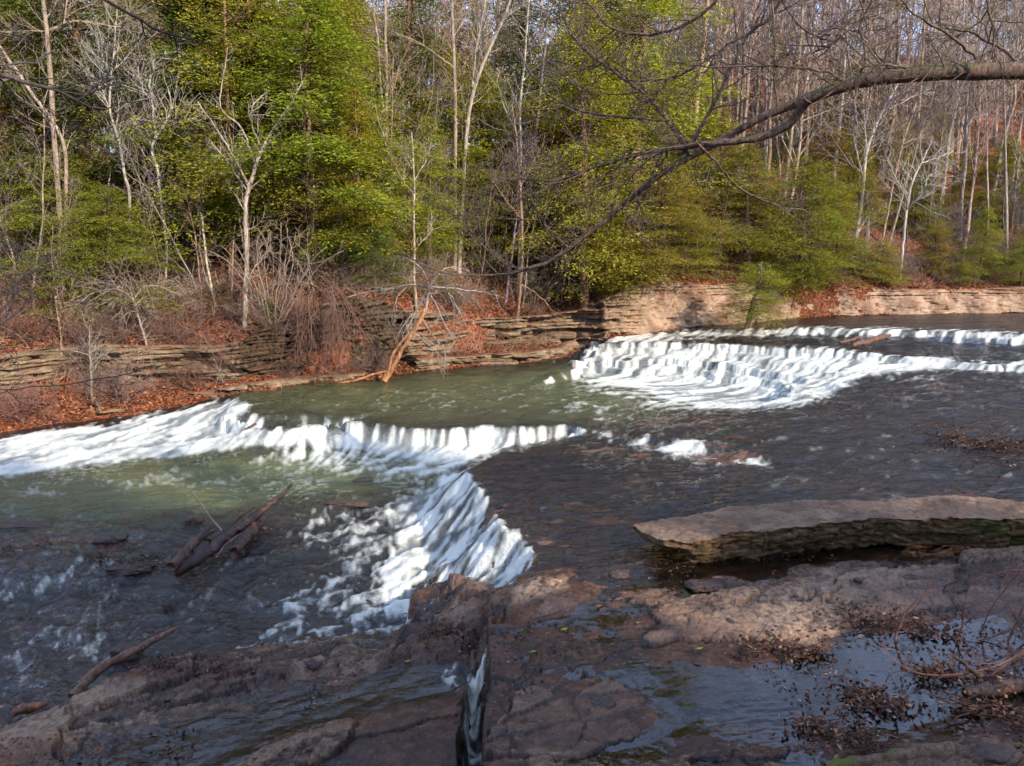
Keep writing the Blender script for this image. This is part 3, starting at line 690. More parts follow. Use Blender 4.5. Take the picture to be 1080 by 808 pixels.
def mat_ledge(name='sandstone', k=1.0):
    t = NT(name); p = t.pos(); sm = t.attr('smo').outputs['Fac']; ly = t.attr('lay').outputs['Fac']
    pz = t.mapping(p, (.6, .6, 3.2)); n1 = t.noise(pz, 2.2, 7, .65, .3); n2 = t.noise(p, 9, 5, .7); n3 = t.noise(p, 1.1, 4, .6)
    c = t.mix(t.ramp(n1, [(.36, 0.0), (.6, 1.0)]), (.05, .032, .022), (.23, .165, .10))
    c = t.mix(t.math('MULTIPLY', ly, .35), c, (.36, .30, .21))
    c = t.mix(t.ramp(t.noise(p, 2.3, 5, .7), [(.56, 0.0), (.66, .6)]), c, (.36, .35, .24))
    c = t.mix(t.ramp(n2, [(.5, 0.0), (.62, .6)]), c, (.12, .07, .045))
    sc_ = t.mix(t.ramp(n3, [(.4, 0.0), (.62, 1.0)]), (.2, .12, .08), (.38, .27, .19))
    sc_ = t.mix(t.ramp(n1, [(.58, 0.0), (.75, .5)]), sc_, (.12, .075, .05))
    c = t.mix(sm, c, sc_)
    c = t.mix(t.ramp(n2, [(.28, .7), (.42, 0.0)]), c, (.05, .035, .025))
    zz = t.n('SeparateXYZ', {0: t.n('NewGeometry').outputs['Normal']}).outputs[2]
    c = t.mix(t.math('MULTIPLY', t.ramp(zz, [(.55, 0.0), (.8, 1.0)]), t.ramp(n2, [(.4, 0.0), (.5, .9)])), c, (.2, .075, .035))
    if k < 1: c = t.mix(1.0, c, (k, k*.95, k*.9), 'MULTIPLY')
    b = t.bump(n1, .6, .12); b = t.bump(n2, .7, .05, b)
    return t.surf(t.n('BsdfPrincipled', {'Base Color': c, 'Roughness': .85, 'Specular IOR Level': .2, 'Normal': b}))
M_ledge = mat_ledge(); M_ledge_shade = mat_ledge('shade_tinted_sandstone', .38)  # second copy is darkened: the recess's shade is put into its colour
ledge('rock_ledge', 'pale layered sandstone ledge above the leafy strip at the left end of the far bank', 0, 6, seed=1, m=M_ledge)
ledge('rock_ledge', 'dark shaded overhanging rock ledge behind the leaning orange trunk', 6, 9, seed=1, m=M_ledge_shade)
ledge('rock_ledge', 'layered rock ledge behind the tree stem in the middle of the far bank', 9, 13, seed=1, m=M_ledge)
ledge('rock_ledge', 'smooth tan rock face behind the upper falls with small bushes hanging over it', 13, 20, seed=1, m=M_ledge)
ledge('rock_ledge', 'low broken brown ledge at the waterline between the leaning trunk and the wide falls', 9, 13, over=[(.35,-.02,.45,0),(.3,0,.4,0),(.3,0,.42,0),(.3,.05,.5,0),(.15,-.05,.35,0)], seed=41, nv=30, m=M_ledge)
ledge('rock_ledge', 'low ledge of dark rock at the waterline beside the left-hand white chute', 4, 8, over=[(.4,-.1,.3,0),(.5,-.1,.35,0),(.5,-.1,.3,0),(.5,-.1,.3,0),(.4,-.1,.3,0)], seed=51, nv=24, m=M_ledge)
# ================================================================ tree prototypes
M_bark = mat_bark('bark', patch=.45); M_limb = mat_bark('mossy_bark', moss=1.0, patch=.3, scale=2.5); M_wood = mat_bark('wet_wood', wet=True, patch=.6, dark=.25)
M_leaf = mat_leafy('evergreen_foliage'); M_twig = mat_bark('twig_bark', patch=.2, dark=.6)
def unit(v): return v/(np.linalg.norm(v)+1e-9)
def perp(d, rng):
    a = unit(np.cross(d, rng.randn(3)+1e-3)); return a
def grow(acc, p, d, L, r, lvl, rng, P):
    n = P['n'][lvl]; pts = [p]; dd = d
    for i in range(n):
        dd = unit(dd+rng.randn(3)*P['wob'][lvl]+np.array([0, 0, P['up'][lvl]]))
        p = p+dd*L/n; pts.append(p)
    pts = np.array(pts); rad = r*np.linspace(1, P['tap'][lvl], n+1)**P.get('pw', 1)
    acc[min(lvl, 1)].add(pts, np.maximum(rad, P['minr']), P['k'][lvl])
    if lvl+1 >= len(P['n']): return
    K = P['kids'][lvl]; st = P['start'][lvl]
    for j in range(K):
        t = st+(1-st)*(j+rng.rand())/K; x = t*n; i = min(int(x), n-1); f = x-i
        q = pts[i]*(1-f)+pts[i+1]*f; axis = unit(pts[i+1]-pts[i]); rr = rad[i]*(1-f)+rad[i+1]*f
        a = math.radians(P['ang'][lvl]*(.7+.6*rng.rand())); cd = unit(axis*math.cos(a)+perp(axis, rng)*math.sin(a))
        grow(acc, q, cd, L*P['ratio'][lvl]*(1.15-.75*(t-st)/(1-st+1e-6))*(.6+.7*rng.rand()), rr*P['rr'][lvl], lvl+1, rng, P)
PB = dict(n=[9, 6, 5, 4], wob=[.055, .13, .2, .25], up=[.03, .06, .03, .02], tap=[.22, .25, .35, .5], minr=.009, k=[8, 5, 3, 3], kids=[15, 7, 5], start=[.4, .2, .15], ang=[42, 42, 45], ratio=[.36, .5, .5], rr=[.45, .5, .55])
def bare_proto(seed, **kw):
    rng = RS(seed); P = dict(PB); P.update(kw); acc = (Tubes(), Tubes())
    grow(acc, np.zeros(3)-np.array([0, 0, .2]), unit(np.array([rng.randn()*.05, rng.randn()*.05, 1])), 10.0, kw.get('r0', .105), 0, rng, P)
    a = acc[0].mesh('trunk'); b = acc[1].mesh('branches'); a.materials.append(M_bark); b.materials.append(M_bark)
    return [('trunk', a), ('branches', b)]
BARE = [bare_proto(s) for s in (1, 2, 3, 4)]+[bare_proto(s, wob=[.1, .2, .26, .3], start=[.25, .2, .15], ang=[50, 50, 50], ratio=[.42, .55, .5]) for s in (5, 6)]
POLE = [bare_proto(s, kids=[8, 5, 4], start=[.62, .3, .2], ratio=[.3, .45, .5], r0=.075, wob=[.03, .15, .2, .25]) for s in (7, 8, 9)]
SAP = [bare_proto(s, kids=[9, 5, 3], start=[.15, .2, .2], ratio=[.42, .5, .5], r0=.07, wob=[.12, .2, .25, .3], k=[5, 3, 3, 3]) for s in (10, 11, 12)]
def bush_proto(seed, nst=16, spread=.8, arch=0., L=(1.2, 2.4), r=.012):
    rng = RS(seed); acc = (Tubes(), Tubes())
    P = dict(n=[7, 5, 4], wob=[.12, .2, .25], up=[arch, arch*.5, 0], tap=[.3, .4, .5], minr=.0045, k=[4, 3, 3], kids=[7, 5], start=[.2, .15], ang=[38, 42], ratio=[.5, .5], rr=[.6, .6])
    for i in range(nst):
        a = rng.rand()*6.283; d = unit(np.array([math.cos(a)*spread*rng.rand(), math.sin(a)*spread*rng.rand(), 1]))
        grow((acc[1], acc[1]), np.array([rng.randn()*.12, rng.randn()*.12, -.1]), d, rng.uniform(*L), r*(.7+.8*rng.rand()), 0, rng, P)
    m = acc[1].mesh('twiggy_shrub'); m.materials.append(M_twig); return m
BUSH = [bush_proto(s) for s in (20, 21, 22)]+[bush_proto(23, 22, 1.3, -.10)]
def leaf_quads(C_, D_, N_, Ln, Wd, rng):
    """diamond shaped sprays: centre, direction, normal"""
    S_ = np.cross(N_, D_); S_ /= np.linalg.norm(S_, axis=1, keepdims=True)+1e-9
    a = C_-D_*Ln[:, None]*.5; b = C_+S_*Wd[:, None]*.5+D_*Ln[:, None]*.05; c = C_+D_*Ln[:, None]*.5; d = C_-S_*Wd[:, None]*.5+D_*Ln[:, None]*.05
    V = np.stack([a, b, c, d], 1).reshape(-1, 3); return V, np.arange(len(V)).reshape(-1, 4)
def hemlock_proto(seed, h=10., low=.08, width=.26, nb=230, droop=.35, dens=1.0, shape=.75, leaf=.085):
    rng = RS(seed); T = Tubes(); B = Tubes(); rc = []; rd = []; rn = []; rt = []
    zt = np.linspace(-.3, h, 14); wob = np.cumsum(rng.randn(14, 2)*.04, 0)
    T.add(np.c_[wob, zt], np.linspace(.14, .015, 14), 8)
    bare = rng.rand(12)*6.28
    for i in range(nb):
        t = low+(1-low)*((i+rng.rand())/nb)**.9; z = t*h
        a = rng.rand()*6.283
        # gaps: whole sectors are thin at some heights
        if vnoise(np.array([a*.9]), np.array([t*7.]), seed=seed)[0] < .3: continue
        Lb = h*width*((1-t)**shape*.95+.06)*(.55+.75*rng.rand())*min(1, .5+(t-low)*4)
        o = np.array([np.interp(z, zt, wob[:, 0]), np.interp(z, zt, wob[:, 1]), z]); d = np.array([math.cos(a), math.sin(a), .5-.75*rng.rand()])
        n = 6; pts = [o]; dd = unit(d)
        for k in range(n):
            dd = unit(dd+np.array([0, 0, -droop/n*1.3])+rng.randn(3)*.06); pts.append(pts[-1]+dd*Lb/n)
        pts = np.array(pts); B.add(pts, np.linspace(.02+.004*Lb, .005, n+1), 3)
        ns = int(5+Lb*6)
        for s_ in range(ns):
            f = .18+.82*(s_+rng.rand())/ns; x = f*n; k = min(int(x), n-1); q = pts[k]+(pts[k+1]-pts[k])*(x-k); ax = unit(pts[k+1]-pts[k])
            side = unit(np.cross(ax, [0, 0, 1.]))*(1 if s_ % 2 else -1)
            sd = unit(ax*.75+side*(.7+.3*rng.rand())+np.array([0, 0, -.12+.1*rng.randn()]))
            Ls = (.25+.34*Lb*(1-f*.72))*(.6+.6*rng.rand()); m = max(2, int(Ls/.036*dens)); cl = rng.rand()
            tt = (np.arange(m)+.6*rng.rand(m))/m
            cen = q+sd*Ls*tt[:, None]+rng.randn(m, 3)*[.05, .05, .07]+rng.randn(3)*[0, 0, .09]+np.array([0, 0, -.14])*tt[:, None]**2
            dr = sd+rng.randn(m, 3)*.5; dr /= np.linalg.norm(dr, axis=1, keepdims=True)
            nn = np.array([0, 0, .8])+rng.randn(m, 3)*.7; nn /= np.linalg.norm(nn, axis=1, keepdims=True)
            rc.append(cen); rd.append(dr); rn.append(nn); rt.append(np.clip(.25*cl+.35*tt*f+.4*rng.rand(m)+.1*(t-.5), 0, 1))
    cen = np.concatenate(rc); m = len(cen)
    V, Fq = leaf_quads(cen, np.concatenate(rd), np.concatenate(rn), leaf*(.7+.8*rng.rand(m)), leaf*.38*(.7+.7*rng.rand(m)), rng)
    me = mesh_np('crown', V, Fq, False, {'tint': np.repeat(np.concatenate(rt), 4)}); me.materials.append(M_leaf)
    a = T.mesh('trunk'); b = B.mesh('branches'); a.materials.append(M_bark); b.materials.append(M_bark)
    return [('trunk', a), ('branches', b), ('crown', me)]
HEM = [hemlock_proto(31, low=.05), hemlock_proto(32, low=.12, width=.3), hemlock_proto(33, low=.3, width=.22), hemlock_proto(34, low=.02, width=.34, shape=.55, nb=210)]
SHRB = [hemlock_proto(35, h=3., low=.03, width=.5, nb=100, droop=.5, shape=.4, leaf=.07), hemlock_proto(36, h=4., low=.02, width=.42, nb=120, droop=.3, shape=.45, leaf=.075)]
for i, p_ in enumerate(HEM+SHRB): print('hem', i, len(p_[2][1].polygons))
COUNT = {}
def place(proto, name, loc, s, rz, cols, label, cat, group=None, lean=None):
    e = empty(name, loc, rz, s)
    if lean: e.rotation_euler[0], e.rotation_euler[1] = lean
    for nm, me in proto:
        o = bpy.data.objects.new(nm, me); C.objects.link(o); o.parent = e
        c = cols[1] if nm == 'crown' else cols[0]; o.color = (*c, 1)
    tag(e, label, cat, group); return e
TAN = (.42, .33, .25); GREY = (.30, .26, .24); PALE = (.47, .40, .33); RED = (.26, .15, .10); BRN = (.2, .14, .11); ORG = (.42, .22, .12)
G_DK = (.12, .16, .04); G_BR = (.24, .26, .03); G_YL = (.29, .29, .04); G_OL = (.27, .235, .045); G_LM = (.30, .32, .03)

# evergreens: (u of trunk, v of foot, v of top, width factor, prototype, colour, label)
EV = [
 (50,250,40,1.5,3,G_OL,'olive-yellow evergreen in front of the pale forked trunk near the top-left corner'),
 (70,300,160,2.4,3,G_YL,'broad yellow-green evergreen low on the slope at the far left'),
 (120,330,195,2.2,3,G_BR,'low spreading evergreen with drooping boughs above the arching bare tree'),
 (175,280,110,1.8,1,G_DK,'dark green hemlock between the two wavy pale trees at the left'),
 (15,265,-150,1.3,0,G_DK,'tall dark hemlock filling the left edge of the photo'),
 (100,255,-190,1.3,2,G_DK,'tall dark hemlock behind the pale sideways branch at the top left'),
 (215,265,-170,1.2,0,G_DK,'tall dark hemlock just left of the reddish pine trunk'),
 (290,275,-60,1.35,1,G_BR,'tall sunlit hemlock behind the white forked tree'),
 (335,300,-30,1.6,1,G_BR,'largest bright green hemlock left of centre, its top out of the photo'),
 (378,300,90,1.2,0,G_LM,'bright green hemlock on the right flank of the largest one'),
 (395,315,215,1.6,3,G_DK,'small dark hemlock above the shaded overhang'),
 (420,290,165,1.2,1,G_BR,'slender hemlock just left of the white pole tree in the middle'),
 (452,290,120,1.3,0,G_LM,'bright pointed hemlock right behind the white pole tree'),
 (490,290,150,1.6,1,G_BR,'rounded bright green hemlock left of the hanging limb tip'),
 (525,280,100,1.2,0,G_DK,'dark slim hemlock behind the stem in the middle of the bank'),
 (580,290,90,1.5,1,G_OL,'olive-yellow evergreen seen through the limb where it dips lowest'),
 (615,270,-80,1.4,2,G_LM,'tall light green evergreen above the middle of the hanging limb'),
 (665,265,-120,1.4,0,G_LM,'tall light green pine behind the upward fork of the limb'),
 (640,300,200,1.8,3,G_YL,'yellow-green evergreen over the left end of the tan rock face'),
 (700,300,170,2.0,3,G_OL,'wide olive-yellow evergreen under the limb fork'),
 (735,290,215,1.7,1,G_YL,'small yellow-green evergreen right of the wide olive one'),
 (790,290,150,2.0,1,G_YL,'yellow-olive evergreen right of centre in front of the tan pole trunks'),
 (845,300,165,1.9,3,G_BR,'full green evergreen at the middle of the right-hand slope'),
 (880,290,190,1.6,1,G_BR,'green evergreen just left of the pale birch on the right-hand slope'),
 (985,290,230,1.6,3,G_OL,'low olive evergreen right of the forked pale tree on the right'),
 (1030,300,215,1.6,1,G_BR,'mid green evergreen near the right edge low on the slope'),
 (1060,240,140,1.6,1,G_YL,'yellow-green evergreen high near the right edge'),
 (1075,305,245,1.8,3,G_BR,'low green evergreen at the right edge beside the tan rock shelf'),
 (930,300,250,1.8,3,G_YL,'low yellow-green evergreen between the two leaning pale stems'),
 (820,180,95,1.3,0,G_DK,'small dark evergreen far up the slope right of the limb bend'),
 (885,150,100,1.8,1,G_BR,'small green evergreen far up the slope under the thick part of the limb'),
 (1000,160,100,1.3,1,G_DK,'small dark evergreen far up the slope under the thickest part of the limb'),
 (555,250,-60,1.0,2,G_DK,'dark narrow evergreen in the gap at top centre'),
 (720,230,20,1.2,0,G_BR,'green evergreen behind the limb fork at top right of centre'),
 (400,290,110,1.5,1,G_LM,'yellow-green hemlock between the largest one and the white pole tree'),
 (505,285,60,1.4,1,G_BR,'tall green hemlock behind the pale slanting trunk at top centre'),
 (470,270,40,1.2,0,G_LM,'light green hemlock top showing between the two pale trunks at top centre'),
 (600,285,140,1.7,3,G_BR,'green evergreen low behind the dipping part of the limb'),
 (755,270,110,1.5,1,G_OL,'olive evergreen behind the fork of the hanging limb'),
 (870,240,130,1.6,3,G_OL,'olive evergreen halfway up the right-hand slope below the limb bend'),
 (960,250,175,1.7,3,G_BR,'green evergreen halfway up the slope behind the white forked tree'),
 (1020,235,150,1.5,1,G_OL,'olive evergreen halfway up the slope right of the grey twin trunk'),
 (160,200,30,1.5,1,G_LM,'light green hemlock top behind the wavy pale trees'),
 (30,220,90,1.6,1,G_YL,'yellowish hemlock at the left edge behind the thin dark branches'),
 (440,250,-100,.9,2,G_DK,'thin dark evergreen behind the tan sycamores at top centre'),
]
hr = RS(77)
for k, (u, vb, vt, wf, pr, col, lab) in enumerate(EV):
    g = on_ground(u, vb)
    if g is None: g = at_y(u, vb, 45); g[2] = terrain(g[0], g[1])
    H = at_y(u, vt, g[1])[2]-g[2]
    s = H/10.
    wf_ = wf if H > 5 else wf*.85
    wf_ *= 1.12
    cj = tuple(c*(.9+.25*hr.rand()) for c in col)
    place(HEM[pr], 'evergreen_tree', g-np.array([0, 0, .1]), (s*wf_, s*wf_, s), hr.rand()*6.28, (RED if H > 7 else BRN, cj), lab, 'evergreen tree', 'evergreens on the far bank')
r2 = RS(88)
for k in range(54):
    u = r2.uniform(-80, 620) if k < 24 else r2.uniform(620, 1150); Y = r2.uniform(32, 58) if u < 620 else r2.uniform(44, 80)
    x = (u-540)/F*Y; z = float(terrain(x, Y)); Hh = r2.uniform(7, 16) if u < 620 else r2.uniform(3.5, 8); s = Hh/10
    cl = ([G_DK, G_BR, G_LM, G_YL] if u < 620 else [G_OL, G_BR, G_YL, G_OL])[r2.randint(4)]; kk = r2.randint(4); wf = r2.uniform(1.2, 1.7)
    side = 'left' if u < 300 else 'middle' if u < 620 else 'right'
    place(HEM[kk], 'evergreen_tree', (x, Y, z-.1), (s*wf, s*wf, s), r2.rand()*6.28, (RED, cl), f"background hemlock deep in the {side} woods behind the front evergreens", 'evergreen tree', f"background hemlocks {side}")
SB = [(790,340,276,1.7,1,G_BR,'small green bush hanging against the tan rock face'),(690,322,292,1.3,1,G_OL,'tiny olive bush on the left part of the tan rock face'),(646,338,300,1.5,1,G_YL,'yellow-green bush hiding the left edge of the tan rock face'),(815,310,270,2,0,G_YL,'yellow-green bush on top of the tan rock face'),
      (235,330,300,1.5,0,G_BR,'small green bush at the foot of the bright leaning snag'),(285,345,315,1.3,1,G_DK,'small dark bush right of the white forked tree foot'),(470,318,290,1.3,0,G_BR,'small green bush above the ledge right of the leaning orange trunk'),
      (385,290,262,2,1,G_LM,'lime green low bush on top of the shaded overhang'),(660,312,270,2,1,G_YL,'yellow-green bush above the corner where the tan rock face starts'),(560,320,295,1.3,0,G_DK,'small dark bush right of the stem in the middle of the bank'),(865,300,268,2,1,G_OL,'olive bush on the rock edge right of the hanging green bush'),(1010,300,275,1.6,0,G_BR,'small green bush above the rock shelf near the right edge')]
for k, (u, vb, vt, wf, pr, col, lab) in enumerate(SB):
    g = on_ground(u, vb)
    if g is None or vb > 325 and u > 640: g = at_z(u, vb, 2.1); g[1] -= .0
    H = at_y(u, vt, g[1])[2]-g[2]; s = H/(3. if pr == 0 else 4.)
    place(SHRB[pr], 'evergreen_bush', g, (s*wf, s*wf, s), hr.rand()*6.28, (BRN, tuple(c*(.9+.2*hr.rand()) for c in col)), lab, 'bush', 'evergreen bushes on the far bank')

# background woods: individuals up to 300 of a kind
pr_ = RS(5)
def zone(u):
    return ('at the left of the far woods', 'in the middle of the far woods', 'on the right-hand hillside')[0 if u < 380 else 1 if u < 720 else 2]
nb_ = 0
while nb_ < 290:
    u = pr_.uniform(-90, 1170); t = (u-540)/F
    rr_ = pr_.rand()
    Y = (28+62*rr_**.9) if u < 560 else (42+60*rr_**.8)
    x = t*Y*.99; d, _ = shore(np.array([x]), np.array([Y]))
    if d[0] < 2.5: continue
    if u < 620 and pr_.rand() < .45: continue
    z = float(terrain(x, Y)); kind = pr_.rand()
    ph = 'pole' if kind < .45 else 'bare'
    s = pr_.uniform(.9, 1.7)*(1.1 if ph == 'pole' else .9)
    if Y < 36: s *= .75
    cn, c = [('grey', GREY), ('tan', TAN), ('pale', PALE), ('brown', (.3, .2, .15))][pr_.choice(4, p=[.35, .3, .15, .2])]
    c = tuple(q*(.85+.3*pr_.rand()) for q in c)
    p_ = (POLE if ph == 'pole' else BARE)[pr_.randint(3 if ph == 'pole' else 6)]
    dep = 'near' if Y < 45 else 'far'
    lab = f"{cn} {'slim straight' if ph == 'pole' else 'spreading'} leafless tree standing {'low' if Y < 45 else 'high'} {zone(u)}"
    place(p_, 'bare_tree', (x, Y, z-.1), (s*.95, s*.95, s), pr_.rand()*6.28, (c, c), lab, 'bare tree', f"{cn} {'slim' if ph == 'pole' else 'spreading'} bare trees {dep} {zone(u)}", (pr_.randn()*.05, pr_.randn()*.05))
    nb_ += 1
# saplings and bushes of the understorey
n_ = 0
while n_ < 70:
    u = pr_.uniform(-60, 1150); t = (u-540)/F; Y = pr_.uniform(24, 50); x = t*Y
    d, _ = shore(np.array([x]), np.array([Y]))
    if d[0] < 2.6 or d[0] > 16: continue
    c = [GREY, TAN, (.3, .2, .15)][pr_.randint(3)]
    place(SAP[pr_.randint(3)], 'sapling', (x, Y, float(terrain(x, Y))-.05), pr_.uniform(.25, .62), pr_.rand()*6.28, (c, c), f"thin leafless sapling in the undergrowth {zone(u)}", 'sapling', f"saplings {zone(u)}", (pr_.randn()*.12, pr_.randn()*.12)); n_ += 1
n_ = 0
while n_ < 90:
    u = pr_.uniform(-60, 1150); t = (u-540)/F; Y = pr_.uniform(22, 52); x = t*Y
    d, _ = shore(np.array([x]), np.array([Y]))
    if d[0] < 2.3 or d[0] > 12: continue
    c = [(.24, .18, .15), (.3, .22, .17), (.22, .12, .09), (.36, .3, .24)][pr_.randint(4)]
    o = bpy.data.objects.new('twiggy_shrub', BUSH[pr_.randint(4)]); C.objects.link(o); o.location = (x, Y, float(terrain(x, Y))-.05); sx = pr_.uniform(.6, 1.5); o.scale = (sx*1.2, sx*1.2, sx*.8); o.rotation_euler[2] = pr_.rand()*6.28; o.color = (*c, 1)
    tag(o, f"leafless twiggy brown shrub in the undergrowth {zone(u)}", 'shrub', f"twiggy shrubs {zone(u)}"); n_ += 1

n_ = 0
while n_ < 42:
    u = pr_.uniform(-40, 650); Y = pr_.uniform(25, 37); x = (u-540)/F*Y; d, _ = shore(np.array([x]), np.array([Y]))
    if d[0] < 2.6 or d[0] > 8: continue
    c = [GREY, TAN, (.3, .2, .15), (.42, .34, .27)][pr_.randint(4)]; s = pr_.uniform(.45, .85)
    place(SAP[pr_.randint(3)], 'sapling', (x, Y, float(terrain(x, Y))-.05), (s*.8, s*.8, s), pr_.rand()*6.28, (c, c), f"leafless young tree in front of the evergreens {zone(u)}", 'young tree', f"young bare trees {zone(u)}", (pr_.randn()*.12, pr_.randn()*.14)); n_ += 1
n_ = 0
while n_ < 70:
    u = pr_.uniform(-60, 1120); Y = pr_.uniform(21, 44); x = (u-540)/F*Y; d, P_ = shore(np.array([x]), np.array([Y]))
    if d[0] < .5 or d[0] > 3.6 or (u > 640 and d[0] < 1.2): continue
    c = [(.22, .12, .09), (.26, .16, .12), (.2, .13, .11), (.3, .2, .16)][pr_.randint(4)]
    o = bpy.data.objects.new('twiggy_shrub', BUSH[pr_.randint(4)]); C.objects.link(o); o.location = (x, Y, float(terrain(x, Y))-.05); sx = pr_.uniform(.35, .95); o.scale = (sx*1.3, sx*1.3, sx*.8); o.rotation_euler[2] = pr_.rand()*6.28; o.color = (*c, 1)
    tag(o, f"low reddish leafless brush on the rock ledge {zone(u)}", 'shrub', f"brush on the ledges {zone(u)}"); n_ += 1
# a mass of twigs and brushwood over the slope, and the far wood on the ridge
def mat_tint(name, stops):
    t = NT(name); f = t.attr('tint').outputs['Fac']; c = t.ramp(f, stops); n = t.noise(t.mapping(t.pos(), (1, 1, .3)), 9, 4, .6)
    c = t.mix(t.ramp(n, [(.4, 0.0), (.65, .45)]), c, (.08, .06, .05))
    return t.surf(t.n('BsdfPrincipled', {'Base Color': c, 'Roughness': .9, 'Specular IOR Level': .1}))
M_brush = mat_tint('brushwood', [(0, (.16, .08, .055)), (.5, (.26, .16, .11)), (1, (.42, .32, .24))])
M_wood2 = mat_tint('far_wood', [(0, (.27, .17, .12)), (.5, (.36, .28, .23)), (1, (.52, .41, .31))])
def build_tint(T, per, name, m):
    pass
rb = RS(60); T = Tubes(); n_ = 0
Xs = []; 
while n_ < 8500:
    u = rb.uniform(-80, 1160, 400); Y = rb.uniform(21, 60, 400); x = (u-540)/F*Y
    d, _ = shore(x, Y); ok = (d > .9) & (d < 15) & (rb.rand(400) < np.exp(-(d-2)/9)) & (fbm(x*.4, Y*.4, seed=61, o=3) > .42); z = terrain(x, Y)
    for a, b, c in zip(x[ok], Y[ok], z[ok]):
        L = rb.uniform(.35, 1.5); az = rb.rand()*6.283; el = abs(rb.randn())*.5+.15
        dd = np.array([math.cos(az)*math.cos(el), math.sin(az)*math.cos(el), math.sin(el)]); p = np.array([a, b, c-.05]); pts = [p]
        for q in range(4): dd = unit(dd+rb.randn(3)*.22); p = p+dd*L/4; pts.append(p)
        T.add(np.array(pts), np.linspace(.012, .005, 5)*(.6+.7*rb.rand()), 3)
        j = rb.randint(1, 4); d2 = unit(dd+rb.randn(3)*.7); T.add(np.array([pts[j], pts[j]+d2*L*.2, pts[j]+d2*L*.42+rb.randn(3)*.04, pts[j]+d2*L*.6+rb.randn(3)*.05, pts[j]+d2*L*.75+rb.randn(3)*.07]), np.full(5, .0055), 3)
        n_ += 1
V, Fc = T.arrays(); tn = vnoise(V[:, 0]*1.3, V[:, 1]*1.3, seed=3)
tag(link('brushwood', mesh_np('brushwood', V, Fc, True, {'tint': tn}), M_brush), 'tangle of thin dead twigs and brushwood over the leafy slope', 'brushwood', kind='stuff')
T = Tubes(); rb = RS(61); n_ = 0
while n_ < 420:
    u = rb.uniform(-150, 1230); right = u > 600
    Y = rb.uniform(52, 100) if right else rb.uniform(48, 90); x = (u-540)/F*Y; z = float(terrain(x, Y)); H = rb.uniform(10, 19); n_ += 1
    lean = rb.randn(2)*.04; top = np.array([x+lean[0]*H, Y+lean[1]*H, z+H]); base = np.array([x, Y, z-.3])
    tt = np.linspace(0, 1, 6)[:, None]; pts = base+(top-base)*tt+np.r_[[[0]*3], rb.randn(5, 3)*.14]; T.add(pts, np.linspace(.15, .03, 6)*(.6+.7*rb.rand()), 5)
    for b in range(15):
        t_ = rb.uniform(.35, .98); q = base+(top-base)*t_; L = H*.24*(1.25-t_); az = rb.rand()*6.283; dd = unit(np.array([math.cos(az), math.sin(az), rb.uniform(.4, 1.6)])); P3 = [q]
        for k in range(3): dd = unit(dd+rb.randn(3)*.18); P3.append(P3[-1]+dd*L/2)
        T.add(np.array(P3), np.linspace(.045, .016, 4), 3)
        for w in range(6):
            s0 = P3[1+w % 3]; d2 = unit(dd+rb.randn(3)*.6); T.add(np.array([s0, s0+d2*L*.25, s0+d2*L*.5+rb.randn(3)*.1]), np.array([.018, .014, .011]), 3)
V, Fc = T.arrays(); tn = vnoise(V[:, 0]*.35, V[:, 1]*.35, seed=4)
tag(link('far_wood', mesh_np('far_wood', V, Fc, True, {'tint': tn}), M_wood2), 'grey-brown leafless wood massed on the ridge behind', 'wood', kind='stuff')
# fallen leaves lying on the bank
rb = RS(62); cs = []
while sum(len(c) for c in cs) < 90000:
    u = rb.uniform(-80, 1160, 20000); Y = rb.uniform(20, 56, 20000); x = (u-540)/F*Y; d, _ = shore(x, Y); ok = (d > .12) & (d < 13) & (rb.rand(20000) < np.exp(-d/6)); z = terrain(x[ok], Y[ok]); cs.append(np.c_[x[ok], Y[ok], z+.02])
Cn = np.concatenate(cs); m = len(Cn); dr = rb.randn(m, 3)*[1, 1, .35]; dr /= np.linalg.norm(dr, axis=1, keepdims=True); nn = rb.randn(m, 3)*.5+[0, 0, 1]; nn /= np.linalg.norm(nn, axis=1, keepdims=True)
V, Fq = leaf_quads(Cn, dr, nn, .13*(.6+.8*rb.rand(m)), .08*(.6+.7*rb.rand(m)), rb)
M_fallen = mat_tint('fallen_leaf', [(0, (.10, .032, .018)), (.4, (.26, .075, .03)), (.75, (.36, .13, .05)), (1, (.42, .24, .14))])
tag(link('leaf_litter', mesh_np('leaf_litter', V, Fq, False, {'tint': np.repeat(rb.rand(m), 4)}), M_fallen), 'rusty fallen leaves lying over the far bank', 'leaves', kind='stuff')

